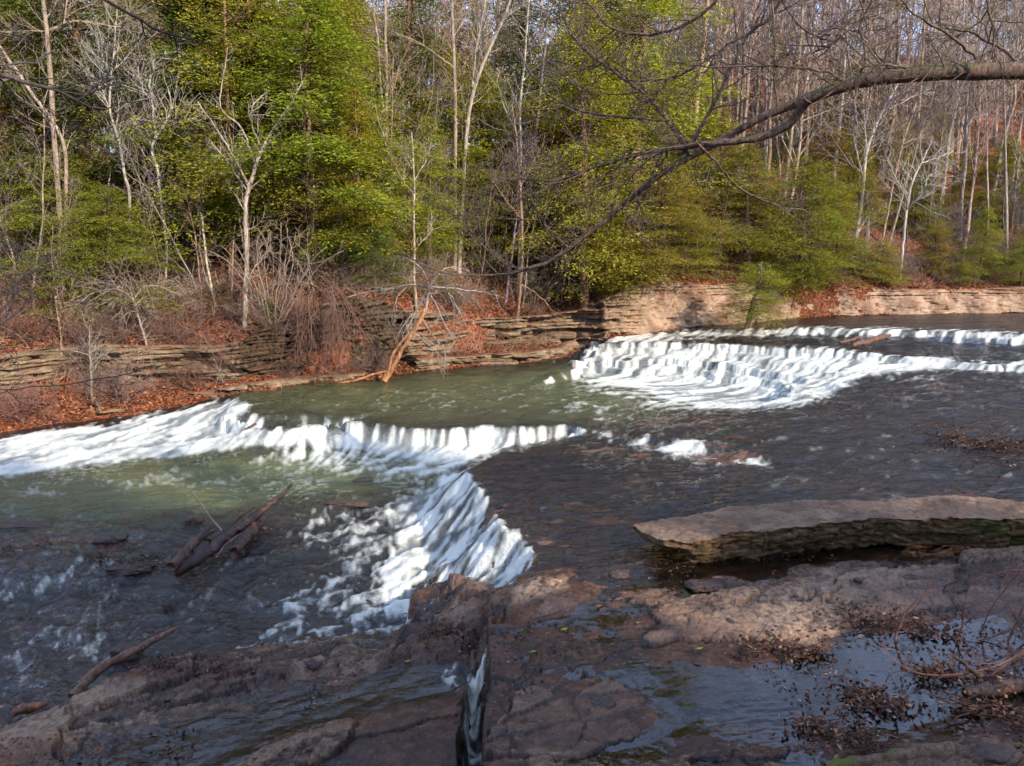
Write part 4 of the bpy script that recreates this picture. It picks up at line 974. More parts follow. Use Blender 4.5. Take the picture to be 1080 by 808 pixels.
# ================================================================ individual trees traced in their own plane
RK = .56
def poly3(P, Y, rng, wob=.0, dy=None):
    out = []; rad = []
    for i, q in enumerate(P):
        yy = Y+(dy[i] if dy else 0); p = at_y(q[0], q[1], yy); out.append(p); rad.append(q[2]*RK*yy/F)
    out = np.array(out); rad = np.array(rad); d = np.r_[0, np.cumsum(np.linalg.norm(np.diff(out, axis=0), axis=1))]
    n = int(min(40, max(6, len(P)*3))); s = np.linspace(0, d[-1], n)
    # smooth interpolation (catmull-like through averaging)
    R_ = np.stack([np.interp(s, d, out[:, k]) for k in range(3)]+[np.interp(s, d, rad)], 1)
    for _ in range(2): R_[1:-1] = .25*R_[:-2]+.5*R_[1:-1]+.25*R_[2:]
    if wob: R_[1:, :3] += rng.randn(n-1, 3)*wob
    return R_[:, :3], R_[:, 3]
def twigs(acc, pts, rad, rng, n, L, r, lv=2, up=.05, droop=0, ang=50, start=.1, minr=.004):
    P = dict(n=[6, 5, 4][:lv], wob=[.16, .22, .25][:lv], up=[up-droop, up-droop, 0][:lv], tap=[.3, .35, .5][:lv], minr=minr, k=[5, 4, 3][:lv], kids=[6, 4], start=[.2, .2], ang=[45, 45], ratio=[.5, .5], rr=[.6, .6])
    m = len(pts)
    for j in range(n):
        t = start+(1-start)*(j+rng.rand())/n; x = t*(m-1); i = min(int(x), m-2); q = pts[i]+(pts[i+1]-pts[i])*(x-i); ax = unit(pts[i+1]-pts[i])
        a = math.radians(ang*(.7+.6*rng.rand())); d = unit(ax*math.cos(a)+perp(ax, rng)*math.sin(a))
        grow((acc, acc), q, d, L*(.5+.8*rng.rand())*(1.1-.5*t), min(r, rad[i]*.7), 0, rng, P)
def hero(name, label, cat, trunk, branches, Y=None, col=PALE, foot=None, tw=(5, 1.2), seed=1, droop=0, mat=None, group=None, jit=.25):
    rng = RS(seed)
    g = on_ground(foot[0], foot[1]) if foot else None
    if Y is None: Y = g[1]
    if foot and 250 <= foot[1] < 275 and foot[0] < 600:
        Y = 28.8 if foot[0] < 200 else 36.0
        x = at_y(trunk[0][0], 320, Y)[0]; gz = float(terrain(x, Y)); _, v_ = project(x, Y, gz)
        trunk = [(trunk[0][0]-(float(v_)-foot[1])*.03, float(v_)+1, trunk[0][2]*1.15)]+trunk
    e = empty(name, at_y(trunk[0][0], trunk[0][1], Y)); L_ = Vector(e.location)
    T = Tubes(); B = Tubes()
    for tr in (trunk if isinstance(trunk[0], list) else [trunk]):
        p, r = poly3(tr, Y, rng, .01); T.add(p, r, 9)
        if tw: twigs(B, p, r, rng, tw[0], tw[1], .02, droop=droop, start=.45)
    for b in branches:
        dy = np.cumsum(rng.randn(len(b))*jit); dy[0] = 0
        p, r = poly3(b, Y, rng, .015, list(dy)); B.add(p, r, 6)
        if tw: twigs(B, p, r, rng, tw[0]+2, tw[1]*.8, .014, droop=droop)
    for nm, A in (('trunk', T), ('branches', B)):
        if not A.ch: continue
        me = A.mesh(nm, .02); me.transform(__import__('mathutils').Matrix.Translation(-L_))
        o = link(nm, me, mat or M_bark, e, color=col)
    return tag(e, label, cat, group)
HB = [
 ('bare_tree','white forked bare tree rising from the leafy bank left of centre, the palest trunk there',[(258,348,4.6),(259,315,4.2),(260,270,4),(259,225,3.8),(260,205,3.8),(265,190,3.6),(270,172,3),(275,160,2.8)],
  [[(272,168,2.8),(282,145,2.4),(296,125,2),(308,108,1.4),(320,85,.9)],[(262,196,2.4),(250,172,2),(238,150,1.8),(226,132,1.5),(208,108,1)],[(270,175,2.2),(262,155,2),(257,135,1.6),(240,122,1.4),(230,118,1.2),(236,75,.9),(240,50,.6)],[(260,200,1.8),(245,178,1.5),(232,160,1.2),(222,150,.8)],[(276,158,1.8),(266,135,1.4),(262,118,1),(276,100,.8)],[(258,300,1.2),(270,280,1),(285,262,.7)]],(258,348),PALE),
 ('bare_tree','wavy pale bare tree at upper left whose thin stem bends like a question mark',[(140,262,2.8),(136,222,2.6),(138,205,2.5),(130,180,2.4),(127,155,2.2),(120,132,2.2),(114,117,2),(117,95,1.8),(118,70,1.6),(121,45,1.2),(124,10,.8)],
  [[(125,142,1.6),(133,130,1.4),(145,125,1.2),(160,128,.8)],[(115,112,1.2),(105,95,1),(98,80,.7)],[(118,85,1.2),(108,60,1),(100,35,.7)],[(119,75,1),(135,60,.8),(150,40,.6)]],(140,262),(.5,.46,.4)),
 ('bare_tree','crooked pale bare tree with a kinked stem just left of the white forked one',[(176,262,2.6),(168,200,2.4),(167,178,2.3),(160,160,2.2),(158,154,2.2),(164,145,2),(170,137,1.8),(180,121,1.5),(182,108,1.2),(177,95,.8)],
  [[(165,144,2),(162,128,1.8),(160,105,1.7),(156,82,1.4),(165,68,1),(175,55,.7)],[(161,110,1.1),(150,95,.9),(145,70,.6)],[(170,137,1),(190,128,.8),(205,125,.5)]],(176,262),(.5,.46,.4)),
 ('bare_tree','pale sycamore at top left with a long branch sweeping right',[(66,262,5),(60,180,4.6),(54,100,4.2),(52,57,4),(50,35,3.7),(47,12,3.4),(43,-20,3),(40,-80,2.2)],
  [[(50,32,3.2),(60,30,2.6),(70,23,2.3),(82,22,2.1),(98,24,2),(115,28,1.8),(130,28,1.5),(141,37,1.2),(146,52,.9),(152,63,.6)],[(128,29,1.2),(134,20,.9),(136,10,.6)],[(67,25,1.4),(69,12,1.2),(72,-15,.8)],[(50,33,1.4),(20,33,1),(0,34,.6)],[(48,20,1.6),(60,5,1.2),(66,-20,.8)]],(66,262),TAN),
 ('bare_tree','pale trunk leaning in over the left edge high on the slope',[(70,150,3),(45,112,3.2),(33,98,3.2),(22,82,3),(16,70,2.6),(0,50,2),(-25,15,1.4)],[[(22,82,1.6),(10,78,1.3),(-5,80,.8)]],(85,262),TAN),
 ('pine_tree','reddish straight pine trunk just left of the white forked tree',[(243,292,4.2),(243,250,4),(243,215,3.8),(242,180,3.6),(240,120,3.2),(238,40,2.8),(236,-40,2)],[],(243,292),(.36,.2,.13)),
 ('dead_snag','bright bare snag leaning left, snapped off at its top, left of the white forked tree',[(228,328,2.6),(223,305,2.3),(217,268,2),(214,240,1.9),(212,224,1.7)],[],(228,328),(.7,.62,.5)),
 ('bare_tree','thin brown stem with a curled top just left of the bright broken snag',[(214,325,1.8),(209,275,1.6),(205,242,1.4),(199,222,1.2),(198,208,1),(190,192,.7)],[[(205,240,.8),(212,215,.7),(214,190,.5)]],(214,325),(.42,.27,.2)),
 ('bare_tree','slim white pole tree above the leaning orange trunk',[(441,345,3),(438,310,2.6),(436,290,2.3),(437,260,2.2),(436,230,2.1),(437,195,1.8),(436,165,1.4),(434,140,1)],
  [[(436,240,1.8),(431,225,1.8),(429,212,1.6)],[(436,205,1.2),(425,190,1),(410,165,.9),(400,130,.7),(395,110,.5)],[(437,190,1),(450,170,.8),(455,150,.5)],[(437,265,1),(448,250,.9),(455,248,.7),(456,225,.5)],[(437,180,.8),(428,160,.7),(420,150,.5)]],(441,345),(.5,.42,.32)),
 ('bare_tree','brown stem standing on the leafy ledge at the middle of the far bank',[(542,361,4.6),(545,345,3.8),(547,320,3.5),(550,293,3.3),(551,250,3),(549,200,2.4),(545,150,1.8),(540,110,1.2)],
  [[(550,300,1.5),(560,305,1.3),(575,318,1.1),(583,330,.9),(595,345,.6)],[(550,270,1.2),(570,255,1),(590,250,.7)],[(549,230,1.2),(532,210,1),(520,190,.6)],[(548,200,1.2),(562,170,1),(575,150,.6)]],(542,361),(.34,.22,.15)),
 ('bare_tree','thin white sapling left of the wide falls',[(614,347,2),(615,320,1.7),(616,290,1.6),(615,262,1.5),(617,230,1.2),(616,190,.9)],[[(616,305,.7),(626,302,.6),(634,305,.4)],[(615,262,.7),(605,245,.6),(600,230,.4)],[(616,240,.7),(628,222,.5)]],(614,347),PALE),
 ('bare_tree','tan twin-stemmed sycamore at top centre left of the long arching branch',[(409,240,3),(408,180,3),(407,130,3.2),(408,80,3),(406,20,2.6),(404,-40,2.2)],[[(408,150,2.4),(402,100,2.3),(400,60,2),(394,10,1.6),(390,-30,1.2)],[(408,110,1.3),(416,90,1.1),(425,60,.7)]],(409,262),TAN),
 ('bare_tree','pale straight trunk at top centre with a long branch arching to the left',[(480,262,3.6),(480,180,3.4),(480,92,3.2),(478,40,3),(476,-10,2.7),(475,-60,2)],[[(478,72,2),(465,62,1.8),(450,50,1.6),(435,42,1.3),(420,36,1.1),(405,30,.8),(395,20,.5)],[(478,40,1.3),(490,20,1),(500,-5,.6)]],(480,270),TAN),
 ('bare_tree','whitish trunk slanting to the right at top centre',[(485,262,3.6),(492,140,3.4),(497,100,3.3),(508,70,3),(520,45,2.8),(532,18,2.4),(542,-10,2),(555,-50,1.4)],[[(499,92,2.2),(500,60,2),(507,30,1.6),(514,-10,1.2)],[(530,22,1.4),(545,8,1),(556,0,.7)]],(485,270),PALE),
 ('bare_tree','slim pale tree right of centre top whose stem leans against green boughs',[(548,262,2.6),(549,180,2.4),(550,140,2.3),(546,120,2.2),(552,80,2),(556,30,1.7),(560,-20,1.2)],[[(550,150,1.5),(540,130,1.3),(530,110,1),(524,85,.7)],[(552,85,1.2),(565,70,1),(585,62,.8),(605,60,.5)],[(551,100,1),(570,95,.8),(590,80,.5)]],(548,265),(.5,.46,.38)),
 ('bare_tree','thick tan trunk behind the upward branches right of centre top',[(726,262,5.4),(730,190,5),(734,110,4.6),(740,65,4.2),(745,20,3.8),(749,-30,3)],[[(738,80,2),(752,60,1.6),(765,40,1.2),(772,10,.8)],[(735,110,1.8),(722,90,1.4),(712,60,.9)]],(726,262),(.5,.35,.24)),
 ('bare_tree','pale trunk rising behind the bend of the hanging limb',[(822,250,3.8),(830,180,3.5),(836,130,3.2),(841,80,3),(845,30,2.5),(848,-20,1.8)],[[(836,130,1.4),(850,105,1),(862,80,.7)],[(838,110,1.3),(825,85,1),(818,50,.7)]],(822,255),TAN),
 ('bare_tree','pale birch leaning right on the right-hand slope, brightest stem there',[(898,272,4),(903,250,3.6),(907,225,3.2),(910,200,3),(912,175,2.8),(914,158,2.7),(922,135,2.4),(932,115,2),(942,97,1.5),(955,75,1)],
  [[(911,190,1.4),(904,165,1.1),(900,140,.8)],[(914,160,1.5),(912,130,1.2),(910,105,.8)],[(930,118,1.3),(945,112,1.1),(965,100,.8),(985,98,.5)],[(903,250,1.2),(912,232,1),(922,218,.7)]],(898,275),(.6,.55,.48)),
 ('bare_tree','tan stem slanting to the right between the two pale trees on the right-hand slope',[(926,276,2.2),(932,245,2),(938,215,1.9),(945,180,1.8),(952,150,1.7),(960,128,1.4),(967,107,1)],[[(952,152,.9),(965,146,.7),(980,146,.5)],[(940,205,.8),(930,190,.6)]],(926,276),(.46,.34,.26)),
 ('bare_tree','white forked tree with a curled right branch on the right-hand slope',[(949,295,2.6),(952,265,2.5),(954,240,2.4),(957,215,2.3),(959,200,2.2),(964,187,1.8),(972,172,1.4),(978,158,1)],
  [[(956,221,1.7),(965,212,1.5),(973,205,1.3),(976,195,1.1),(984,194,1),(1000,199,.6)],[(976,196,.9),(978,186,.8),(988,182,.5)],[(971,172,1),(985,168,.9),(1005,160,.6)],[(958,205,1),(945,190,.8),(938,170,.5)]],(949,297),(.62,.56,.5)),
 ('bare_tree','grey twin trunk rising under the thick end of the hanging limb',[(990,235,3.4),(995,200,3.2),(999,160,3),(1003,130,2.8),(1009,95,2.5),(1014,40,2),(1018,-10,1.4)],[[(1000,150,2),(1006,120,1.8),(1015,90,1.6),(1028,55,1)],[(999,165,1.4),(985,150,1),(975,130,.7)],[(1003,130,1.1),(1020,125,.9),(1045,120,.6)]],(990,240),(.5,.42,.36)),
 ('bare_tree','slim upright stem near the right edge',[(1064,275,1.9),(1067,245,1.7),(1070,215,1.5),(1072,190,1.2),(1076,165,.8)],[[(1070,215,.8),(1062,200,.6)],[(1068,240,.8),(1078,228,.5)]],(1064,275),PALE),
 ('bare_tree','small pale tree at the water strip far left with its crown bending to both sides',[(67,392,2),(65,375,2.2),(64,350,2),(60,325,1.8),(58,312,1.4)],[[(66,380,1.6),(70,392,1.4),(60,405,1.2),(54,415,.9)],[(66,378,1.4),(74,385,1.2),(77,394,.8)],[(62,352,1),(50,365,.8),(45,380,.6)],[(61,330,1),(72,318,.8),(85,312,.5)],[(65,370,1),(52,395,.8),(42,408,.5)]],(66,398),(.45,.3,.2)),
 ('bare_tree','short grey stem standing alone in the leafy strip at the left end of the bank',[(98,431,2.4),(97,410,2),(95,385,1.7),(95,360,1.3),(94,343,.8)],[[(95,372,.8),(84,360,.5)],[(96,395,.7),(106,378,.5)]],(98,425),(.38,.32,.27)),
 ('bare_tree','arching bare tree left of centre with a mop of pale drooping branches',[(162,412,2.8),(160,392,2.6),(156,370,2.4),(151,350,2.3),(145,330,2.1),(140,315,1.8)],
  [[(142,318,1.6),(130,305,1.4),(112,305,1.2),(92,312,1),(78,325,.7)],[(140,315,1.4),(125,310,1.2),(105,322,1),(88,330,.6)],[(144,325,1.3),(135,300,1.2),(120,296,1),(98,300,.7)],[(141,316,1.2),(150,300,1),(168,302,.9),(190,312,.6)],[(140,315,1.1),(130,318,.9),(128,332,.7),(134,345,.5)],[(143,322,1),(152,312,.9),(160,330,.6)],[(156,372,1),(168,385,.8),(178,398,.5)]],(162,405),(.42,.34,.29)),
 ('bare_tree','short brown stem beside the arching bare tree',[(148,415,1.8),(147,400,1.6),(145,388,1.4),(146,370,.9)],[],(148,408),(.36,.25,.18)),
]
for i, (nm, lab, tr, br, ft, col) in enumerate(HB):
    low = ft[1] > 320
    hero(nm, lab, 'dead tree' if 'snag' in nm else 'pine tree' if 'pine' in nm else 'bare tree', tr, br, foot=ft, col=col, seed=100+i, tw=None if nm == 'dead_snag' else ((8, 1.1) if low else (13, 2.1)), droop=.18 if 'drooping' in lab else 0)

def hero_shrub(name, label, cat, u, v, stems, seed, col, Y=None, droop=0):
    rng = RS(seed); g = on_ground(u, v) if Y is None else at_y(u, v, Y); T = Tubes()
    for st in stems:
        dy = np.cumsum(rng.randn(len(st))*.3); dy[0] = 0
        p, r = poly3(st, g[1], rng, .02, list(dy)); T.add(p, r, 4); twigs(T, p, r, rng, 7, 1.0, .011, droop=droop)
    e = T.mesh(name, 0); o = link(name, e, M_twig, color=col); return tag(o, label, cat)
r9 = RS(9); RK = .5
hero_shrub('twiggy_shrub', 'tall brown many-stemmed shrub fanning out right of the white forked tree', 'shrub', 290, 350, [[(290+r9.randn()*3, 350, 1.6), (290+(k-6)*3.5, 315, 1.3), (290+(k-6)*7.5+r9.randn()*5, 275, 1), (290+(k-6)*10.5+r9.randn()*8, 235+abs(k-6)*5, .7)] for k in range(13)], 200, (.3, .23, .18))
hero_shrub('twiggy_shrub', 'hanging brown curtain of thin twigs over the dark overhang', 'shrub', 330, 322, [(lambda a, b, c: [(340+a*.5, 312-abs(a)*.3+b, 1), (341+a*.95, 308+b+abs(a)*.5, .9), (343+a*1.2+c, 340+b+c*2, .8), (344+a*1.3+c*2.2, 352+r9.rand()*46, .5)])(r9.randn()*15, r9.randn()*11, r9.randn()*4.5) for k in range(26)], 201, (.19, .11, .085), Y=at_z(330, 400, .8)[1], droop=.3)
hero_shrub('twiggy_shrub', 'tangle of fine grey drooping twigs left of the white forked tree', 'shrub', 200, 318, [[(205, 322, 1.3), (195+(k-6)*3, 300, 1.1), (188+(k-6)*7, 287+abs(k-6)*3, .9), (180+(k-6)*11, 300+abs(k-6)*4, .6)] for k in range(12)], 202, (.38, .32, .28), droop=.12)
hero_shrub('twiggy_shrub', 'low reddish brush at the water edge in the far left corner', 'shrub', 12, 436, [[(10+r9.randn()*12, 445, 1), (5+(k-8)*3, 425, .9), (0+(k-8)*7, 412+r9.rand()*14, .6)] for k in range(18)], 203, (.26, .13, .1), Y=22.6)
# leaning orange trunk
RK = .75
rng = RS(300); Yl = at_z(408, 402, .65)[1]
e = empty('leaning_tree', at_y(405, 402, Yl)); T = Tubes(); B = Tubes()
for st in ([(406,402,3.2),(411,395,3.2),(418,380,3),(428,362,2.9),(438,347,3.2),(445,335,3.4),(449,325,3)], [(409,396,2),(412,380,1.8),(417,367,1.8),(425,360,1.9),(432,350,2)], [(410,392,2),(400,393,1.8),(388,397,1.8),(372,402,1.6),(355,405,1.2)], [(408,392,1.4),(402,402,1.2)]):
    p, r = poly3(st, Yl, rng, .01); T.add(p, r, 8)
for st in ([(449,326,2.6),(451,312,2.2),(453,302,2)], [(453,303,1.8),(443,300,1.6),(432,300,1.5),(420,303,1.3),(405,306,1.1),(385,308,.9),(365,314,.6)], [(453,303,1.5),(470,303,1.3),(490,306,1.1),(510,308,.8),(525,312,.5)], [(450,308,1.5),(440,325,1.3),(433,340,1),(425,352,.8)], [(452,308,1.4),(462,325,1.2),(470,345,1),(480,362,.6)],
   [(432,300,1),(420,310,.9),(415,325,.8),(412,340,.5)], [(447,318,1.2),(435,330,1),(424,345,.7)], [(445,335,1.2),(455,352,1),(465,365,.8),(472,378,.5)], [(453,303,1.2),(447,285,1.1),(435,275,.9),(420,270,.6)], [(453,303,1.2),(465,285,1),(478,280,.8),(495,285,.5)], [(437,350,1),(447,360,.9),(462,372,.7),(470,380,.5)], [(470,304,1),(480,320,.9),(492,345,.6)]):
    dy = list(np.r_[0, np.cumsum(rng.randn(len(st)-1)*.2)]); p, r = poly3(st, Yl, rng, .01, dy); B.add(p, r, 5); twigs(B, p, r, rng, 7, 1.0, .011, droop=.22)
for nm, A, c in (('trunk', T, (.5,.25,.12)), ('branches', B, (.4,.33,.28))):
    me = A.mesh(nm, .02); me.transform(__import__('mathutils').Matrix.Translation(-Vector(e.location))); link(nm, me, M_bark, e, color=c)
tag(e, 'leaning orange-brown double trunk at the waterline with drooping grey branches', 'leaning tree')

RK = .76
# ================================================================ overhanging limb from a tree outside the frame on the right
rng = RS(400); YL = 7.2
def limb_tree(name, label, Y, trunk, limbs, mat, col, tw, seed, trunk_y=None):
    rng = RS(seed); e = empty(name, (trunk[0][0], trunk[0][1], trunk[0][2])); T = Tubes(); parts = []
    tp = np.array([q[:3] for q in trunk], float); T.add(tp, [q[3] for q in trunk], 12)
    M_ = __import__('mathutils').Matrix.Translation(-Vector(e.location))
    me = T.mesh('trunk', .03); me.transform(M_); link('trunk', me, mat, e, color=col)
    A = Tubes(); B = Tubes()
    for j, (P, y0, y1, k) in enumerate(limbs):
        dy = list(np.linspace(y0, y1, len(P))); p, r = poly3(P, Y, rng, .0, dy)
        r = r*(1+.10*(rng.rand(len(r))-.5)); p = p+rng.randn(*p.shape)*.006
        if not (-30 < P[0][0] < 1120 and P[0][1] > -15):
            kk = np.argmin(np.abs(tp[:, 2]-p[0][2])); q0 = tp[kk]; mid = (q0+p[0])/2+[0, 0, .15]
            if j: B.add(np.array([q0, mid, p[0]]), np.array([r[0]*1.6, r[0]*1.2, r[0]]), 7)
            else: A.add(np.array([q0, mid, p[0]]), np.array([r[0]*1.3, r[0]*1.1, r[0]]), 12)
        (A if j < 2 else B).add(p, r, 12 if j < 2 else 7)
        twigs(B, p, r, rng, int(k*1.6), .8, .008, lv=3, start=.25, minr=.0022, ang=45, up=.03)
    for nm, Q in (('limb', A), ('branches', B)):
        if Q.ch: me = Q.mesh(nm, .012); me.transform(M_); link(nm, me, mat, e, color=col)
    return tag(e, label, 'overhanging tree')
bend = at_y(1400, 60, YL)
limb_tree('overhanging_tree', 'long mossy dark limb reaching into the view from the right edge over the river', YL,
 [(bend[0]+.9, YL-.6, .9, .3), (bend[0]+.8, YL-.5, 3.0, .24), (bend[0]+.5, YL-.3, 5.4, .19), (bend[0], YL, bend[2], .13), (bend[0]+.3, YL-.3, 9, .1), (bend[0]+.6, YL-.5, 12, .05)],
 [([(1400,60,13),(1300,70,12.5),(1180,76,11.5),(1080,76,10.8),(1010,74,10.2),(950,78,9.5),(915,82,9),(890,88,8.6),(868,98,8),(850,107,7.4),(826,110,5.4),(804,121,5),(770,145,4.8),(730,163,4.6),(700,180,4),(660,212,3.8),(630,240,3.4),(605,260,3.2),(580,278,2.8),(560,287,2.4),(530,291,2),(500,292,1.7),(465,290,1.3),(440,278,1),(420,262,.7)], 0, 2.2, 26),
  ([(852,106,7),(840,124,6.2),(826,137,5.6),(797,147,4.8),(765,150,4.4),(740,153,4.2),(715,156,3.6),(690,160,3),(662,165,2.5),(640,172,2.1),(615,180,1.8),(600,190,1.5),(575,191,1.3),(545,188,1),(520,192,.7)], .25, 1.6, 22),
  ([(728,164,3.4),(716,146,3),(704,126,2.8),(690,110,2.6),(668,90,2.4),(648,76,2.3),(628,62,2),(610,46,1.9),(598,30,1.8),(592,10,1.5),(586,-30,1.1)], .9, 1.8, 16),
  ([(706,129,1.9),(690,126,1.8),(660,124,1.7),(625,121,1.6),(603,114,1.5),(585,104,1.4),(570,90,1.3),(560,78,1.2),(548,58,.9),(542,35,.6)], 1, 2, 12),
  ([(715,165,2.4),(726,158,2.4),(742,130,2.6),(756,102,2.7),(774,68,2.4),(785,38,2.3),(800,28,2.2),(812,20,2.1),(824,0,2),(835,-30,1.6)], .9, .3, 12),
  ([(785,38,1.9),(770,44,1.8),(752,60,1.8),(740,66,1.7),(722,78,1.6),(705,83,1.5),(680,85,1.2),(655,84,.8)], .6, 1.1, 10),
  ([(775,-30,2),(756,0,2.2),(734,20,2.2),(708,34,2.2),(690,36,2),(658,35,1.8),(640,26,1.6),(625,8,1.3),(615,-10,1.1)], .3, 1.3, 10),
  ([(822,112,1.5),(816,90,1.5),(817,70,1.4),(817,40,1.3),(815,10,1.2),(812,-20,1)], .1, .1, 6),
  ([(888,86,1.7),(878,76,1.6),(850,71,1.4),(815,70,1.4),(780,70,1.2),(745,72,1),(700,62,.7)], 0, .2, 8),
  ([(1029,62,2.2),(1015,48,2),(992,30,1.9),(975,22,1.6),(960,14,1.2),(945,-5,.9)], 0, -.3, 5),
  ([(1072,66,1.9),(1060,54,1.8),(1045,44,1.5),(1020,34,1.3),(995,28,.9)], 0, .3, 5),
  ([(955,72,1.8),(945,68,1.8),(930,68,1.6),(905,72,1.2)], 0, -.1, 3),
  ([(905,82,1.4),(915,60,1.3),(905,30,1.3),(912,5,1.1),(920,-20,.9)], 0, .4, 6),
  ([(824,0,1.8),(840,25,1.4),(860,40,1.2),(882,45,1),(900,30,.7)], .3, 0, 5),
  ([(911,0,1.8),(900,18,1.8),(886,34,1.7),(875,50,1.5),(855,55,1.2),(835,68,1)], .2, .1, 6),
  ([(1035,-20,1.7),(1045,20,1.6),(1052,45,1.4),(1040,60,1)], .1, .1, 4),
  ([(735,152,1.8),(760,175,1.6),(775,195,1.4),(800,210,1.2),(825,220,1),(850,222,.7)], .6, 1, 7),
  ([(700,158,1.8),(680,170,1.6),(662,190,1.3),(650,205,1),(645,225,.7)], .6, 1, 6),
  ([(600,262,1.8),(575,240,1.5),(560,210,1.3),(550,180,1),(545,160,.8)], 1.6, 2, 8),
  ([(560,287,1.6),(520,270,1.3),(500,250,1.1),(485,225,.9),(475,205,.6)], 2, 2.4, 8)],
 M_limb, (.19, .135, .11), True, 401)
limb_tree('overhanging_tree', 'dark thin branches reaching in from the left edge in front of the evergreens', 6.2,
 [(-6.6, 5.2, 0, .2), (-6.6, 5.3, 3, .16), (-6.5, 5.5, 5.2, .13), (-6.5, 5.6, 8, .09), (-6.4, 5.7, 11, .04)],
 [([(-260,20,5),(-120,48,4.2),(-60,62,3.6),(0,77,3),(28,87,2.7),(50,92,2.5),(68,97,2.3),(82,105,1.9),(95,113,1.5),(105,118,1),(120,112,.8),(140,107,.7),(160,104,.5)], -.5, .4, 5),
  ([(-220,90,3),(-100,78,2),(0,68,1.6),(25,68,1.4),(42,64,1.2),(55,56,.8)], -.5, .2, 3),
  ([(66,98,1.4),(85,100,1.3),(100,97,1.2),(115,90,1),(133,86,.6)], .1, .3, 2),
  ([(-160,-160,4),(0,-60,3),(105,-2,2.4),(120,3,2.2),(145,20,2),(165,34,1.8),(178,38,1.4),(200,40,1.1),(225,47,.6)], -.5, .5, 4),
  ([(-200,430,2.4),(-60,414,1.6),(0,411,1.2),(30,410,1.1),(60,406,1),(90,402,.9),(125,397,.8),(165,386,.5)], -.5, .6, 2),
  ([(-150,380,2.4),(-40,360,1.6),(0,344,1.4),(20,330,1.2),(38,305,1),(48,285,.6)], -.4, .3, 4),
  ([(-150,330,2),(-30,300,1.4),(0,287,1.3),(20,290,1.1),(40,284,.9),(58,278,.5)], -.3, .2, 4),
  ([(-120,420,1.8),(0,348,1.2),(15,320,1),(22,290,.6)], -.3, .2, 3), ([(30,88,1.2),(40,104,1.1),(50,112,.8),(62,120,.5)], 0, .2, 2)],
 M_limb, (.12, .10, .10), True, 402)
# near bank evergreens behind the photographer that throw the shade on the near rock
SH = [(9, -4.5, 1.5), (12.5, -9, 1.75), (6.5, -9.5, 1.75), (16, -2.5, 1.45), (3.5, -6, 1.15), (20.5, -6, 1.6), (9.5, -14, 1.9), (17, -12, 1.9)]
for k, (x, y, s) in enumerate(SH):
    place(HEM[k % 3], 'evergreen_tree', (x, y, 2.2), (s*1.2, s*1.2, s*1.02), k*1.3, (RED, G_DK), 'dark hemlock on the near bank beside the viewpoint', 'evergreen tree', 'near bank evergreens')
# ================================================================ slab, logs, debris
from mathutils import Matrix
def surf_z(x, y):
    """height of water or rock at a spot, nearest grid vertex"""
    r = int(np.clip(np.searchsorted(ys, y), 0, NR-1)); c = int(np.clip(np.searchsorted(tc, x/ys[r]), 0, NC-1))
    return max(WS[r, c] if gd[r, c] > -.01 else -9, R[r, c])
M_slab = None
def mat_slab():
    t = NT('sandstone_slab'); p = t.pos()
    nz = t.n('SeparateXYZ', {0: t.n('NewGeometry').outputs['Normal']}).outputs[2]
    n1 = t.noise(p, 2.0, 7, .65, .3); n2 = t.noise(t.mapping(p, (1, 1, 5)), 6, 7, .7); n3 = t.noise(p, 38, 4, .75); n4 = t.noise(p, 1.3, 4, .6)
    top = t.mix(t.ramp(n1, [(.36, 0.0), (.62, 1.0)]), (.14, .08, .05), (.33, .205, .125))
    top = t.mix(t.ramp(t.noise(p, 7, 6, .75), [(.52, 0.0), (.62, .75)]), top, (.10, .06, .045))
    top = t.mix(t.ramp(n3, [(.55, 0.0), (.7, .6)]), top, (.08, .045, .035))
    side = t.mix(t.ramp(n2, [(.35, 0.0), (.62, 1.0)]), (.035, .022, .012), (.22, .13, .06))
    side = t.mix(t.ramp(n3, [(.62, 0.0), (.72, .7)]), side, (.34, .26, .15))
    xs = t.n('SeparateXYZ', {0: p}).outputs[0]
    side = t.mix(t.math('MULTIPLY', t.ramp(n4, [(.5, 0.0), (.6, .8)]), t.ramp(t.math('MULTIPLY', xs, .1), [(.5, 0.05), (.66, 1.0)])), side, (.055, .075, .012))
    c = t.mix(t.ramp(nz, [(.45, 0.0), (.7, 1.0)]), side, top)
    b = t.bump(n2, .7, .08); b = t.bump(n3, .6, .02, b)
    return t.surf(t.n('BsdfPrincipled', {'Base Color': c, 'Roughness': .75, 'Specular IOR Level': .3, 'Normal': b}))
M_slab = mat_slab()
